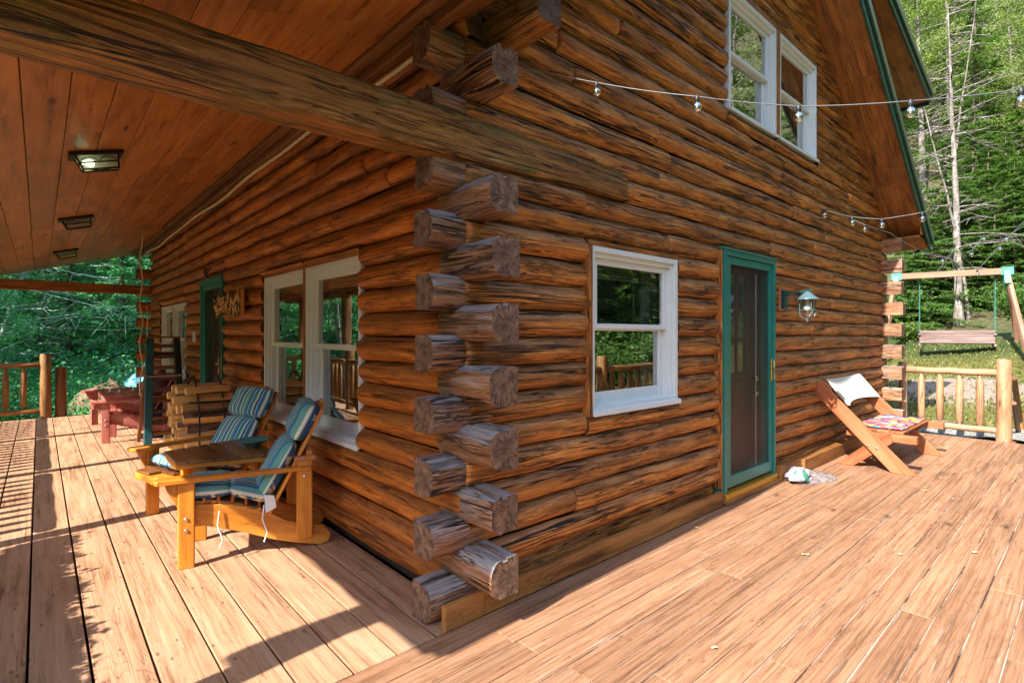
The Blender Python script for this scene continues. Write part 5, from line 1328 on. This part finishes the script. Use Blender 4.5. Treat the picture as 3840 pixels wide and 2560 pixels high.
for (u,d,s) in ((-60,11.5,1.),(-10,10.8,.8),(30,11.5,.9),(75,11.,.8),(110,11.8,1.),(150,11,.8),(190,12,1.),(225,11,.75),(262,12.,1.),(300,11.4,.9),(340,12.5,1.1),(55,13,1.2),(130,13.2,1.2),(205,13.6,1.3),(280,13.4,1.2),(0,13,1.2),(170,14.5,1.4),(90,14.5,1.4),(250,14.8,1.4),(320,14.2,1.3)):
    x,y=at(u,d); place(ST,x,y,'leafy green undergrowth bush just beyond the porch end','shrub','undergrowth beyond the porch end',s=s,z=-.8)
# --- trees to the left and behind the viewer (seen in the window reflections)
LT=[(-3,14.5,.7,BT),(-5,15.5,.8,CT),(-2,17,.9,CT),(-6,18,1.,BT),(-4,20,1.1,CT),(-8,16.5,.8,BT),(-7,21.5,1.2,CT),(-1,20.5,1.1,BT),(-10,19.5,1.,CT),(-5,25,1.4,BT),(-9,25,1.4,CT),(-2,26,1.5,BT),(-13,24,1.4,CT),(-6,30,1.8,CT),(-12,30,1.8,BT),(-3.5,13.4,.45,CT),(-1.2,15,.6,BT),(-7.5,5,.45,BT),(-8.5,7,.5,CT),(-7.5,9,.5,BT),(-8.5,11,.6,CT),(-7.8,13,.6,BT),(-9,15,.75,CT),(-12,6,.65,CT),(-12,8.5,.7,BT),(-12,11,.8,CT),(-13,14,.95,BT),(-15,5,.8,BT),(-16,9,.95,CT),(-17,12,1.0,BT),(-12,17.5,1.,CT),(-10,2.5,.5,CT),(-16,17,1.2,CT),(-19,7,1.1,BT),(-21,13,1.3,CT),(-14,21,1.3,BT),(-6.6,10.2,.62,CT),(-9.5,18,.9,BT),(-20,18,1.4,BT),(-19,3,.9,CT),(-24,9,1.4,BT)]
for (x,y,s,pr) in LT:
    place(pr,x,y,'one of the trees standing out beyond the open side of the porch','tree','trees beyond the open side of the porch',s=s,z=-.5)
FT=[(8,-6,.85,C3),(10,-7.5,1.2,C3),(12,-6.5,.9,C3),(14,-7,1.1,C3),(7,-8.5,1.3,C3),(16,-6.5,1.,C3),(18.5,-7.5,1.3,C3),(21,-6.5,1.2,C3),(23,-4,1.1,C3),(6,-10.5,1.,C2),(9,-11,1.05,C1),(12,-10.5,1.,C2),(15,-10.5,1.05,C1),(18,-11,1.1,C2),(22,-10,1.1,C1),(10.5,-14,1.3,B2),(14,-14.5,1.35,C1),(17.5,-15,1.4,B2),(21.5,-15,1.4,C2),(7,-15,1.3,C1),(25,-13,1.4,B2),(26,-8,1.2,B1),(13,-19,1.6,C2),(18,-20,1.7,B2),(24,-19,1.7,C1),(29,-15,1.6,B1),(9,-19,1.6,B1),(30,-10,1.5,C2),(5,-6.8,.8,C3),(3,-9,1.,C3),(20,-25,2.,C1),(14,-25,2.,B2),(28,-22,2.,C2)]
for (x,y,s,pr) in FT:
    place(pr,x,y,'one of the trees across the yard in front of the deck','tree','trees across the yard in front of the deck',s=s)
for (x,y,s) in ((8,-4.6,1.3),(10,-4.9,1.4),(12,-4.6,1.3),(14.2,-5,1.4),(16.5,-4.8,1.4),(9,-6,1.5),(6,-5,1.2),(18.5,-5.,1.4),(11,-6,1.5),(13,-6.2,1.5)):
    place(SH,x,y,'dark green bush across the yard in front of the deck','shrub','bushes across the yard in front of the deck',s=s)
# tarp heap and mulch mound beyond the porch
def heap(name,c,rx,ry,h,mat,label,cat):
    m=M();n=26;k=8;vs=[]
    for j in range(k+1):
        for i in range(n):
            t=6.283*i/n; f=j/k; q=1+.18*noise.noise(Vector((math.cos(t)*1.5,math.sin(t)*1.5,f*2+c[0])))
            vs.append((c[0]+rx*math.cos(t)*(1-f)**.6*q,c[1]+ry*math.sin(t)*(1-f)**.6*q,c[2]+h*(f**.8)*q))
    m.add(vs,[(j*n+i,j*n+(i+1)%n,(j+1)*n+(i+1)%n,(j+1)*n+i) for j in range(k) for i in range(n)],smooth=True); tag(m.build(name,mat),label,cat)
heap('tarp_heap',(1.72,14.6,-.5),.75,.5,1.16,W['tarp'],'pale blue tarp draped over a heap beyond the red chairs','tarp')
heap('mulch_mound',(1.1,14.0,-.5),.9,.5,.95,W['mulch'],'tan mound of dry mulch beyond the porch end','mound')
# grass tufts : stuff
cs=[];ds=[]
for i in range(26000):
    x=random.uniform(10.2,21); y=random.uniform(-4.5,6)
    if (abs((x-14.6)*.45)**2+abs((y-2)*.55)**2)**.5<.55 and random.random()<.93: continue
    cs.append((x,y,terrain(x,y)+.02)); ds.append((random.uniform(-.6,.6),random.uniform(-.6,.6),1))
W['grass']=leafmat('lawn_blades',[(.05,.07,.015),(.15,.165,.045),(.32,.29,.10)],.3)
g=leaf_mesh('grass_tufts',cs,.085,W['grass'],None,.8,ds,.35); tag(g,'short yellow-green grass growing on the lawn',None,kind='stuff')
# fallen leaves on the deck
for i,(u,v) in enumerate(((2158,1098),(2125,1128),(2248,1082),(2188,1146),(2240,1270),(1600,1213),(1850,1275),(1640,1490),(2068,1275),(258,1050),(168,1325))):
    c,s=math.cos(R(48.15)),math.sin(R(48.15)); uu=(u-1176)/1212; vv=(768-v)/1212; d=-1.46/vv
    m=M(); n=8; L=random.uniform(.012,.026)
    pts=[(math.cos(t*6.283/n)*L,math.sin(t*6.283/n)*L*.5,.002+.009*abs(math.sin(t*2.1+i))) for t in range(n)]
    m.add([(0,0,.003)]+pts,[(0,1+t,1+(t+1)%n) for t in range(n)]); o=m.build('fallen_leaf',W['dryleaf']); o.location=(d*(c+uu*s),d*(s-uu*c),.002); o.rotation_euler=(0,0,random.random()*6)
    tag(o,'small dry curled leaf lying on the deck boards','leaf','dry leaves fallen on the deck')

# ================================================================= LIGHT / CAMERA
w=bpy.data.worlds.new('World'); scene.world=w; t=NT('',world=w)
EL=42.; AZD=6.
sky=t.n('ShaderNodeTexSky'); sky.sky_type='NISHITA'; sky.sun_disc=False; sky.sun_elevation=R(EL); sky.sun_rotation=R(270-AZD)
bg=t.n('ShaderNodeBackground',{'Color':sky.outputs[0],'Strength':.15}); t.n('ShaderNodeOutputWorld',{'Surface':bg.outputs[0]})
sd=bpy.data.lights.new('sun','SUN'); sd.energy=4.0; sd.angle=R(.53); sd.color=(1,.93,.82)
so=bpy.data.objects.new('sun',sd); COL.objects.link(so)
dirv=Vector((math.cos(R(AZD))*math.cos(R(EL)),math.sin(R(AZD))*math.cos(R(EL)),-math.sin(R(EL))))
so.rotation_euler=dirv.to_track_quat('-Z','Y').to_euler(); so.location=(-20,0,20)
cd=bpy.data.cameras.new('camera'); co=bpy.data.objects.new('camera',cd); COL.objects.link(co); scene.camera=co
cd.sensor_width=36; cd.lens=36*1212/2352; cd.shift_y=-16/2352; cd.clip_start=.05; cd.clip_end=500
co.location=(0,0,1.46); co.rotation_euler=(R(90),0,R(48.15-90))
scene.view_settings.view_transform='Standard'; scene.view_settings.look='None'; scene.view_settings.exposure=1.72; scene.view_settings.gamma=1
scene.view_settings.use_curve_mapping=False
scene.cycles.use_denoising=True; scene.cycles.max_bounces=9; scene.cycles.diffuse_bounces=5; scene.cycles.transparent_max_bounces=12
scene.cycles.sample_clamp_indirect=8.
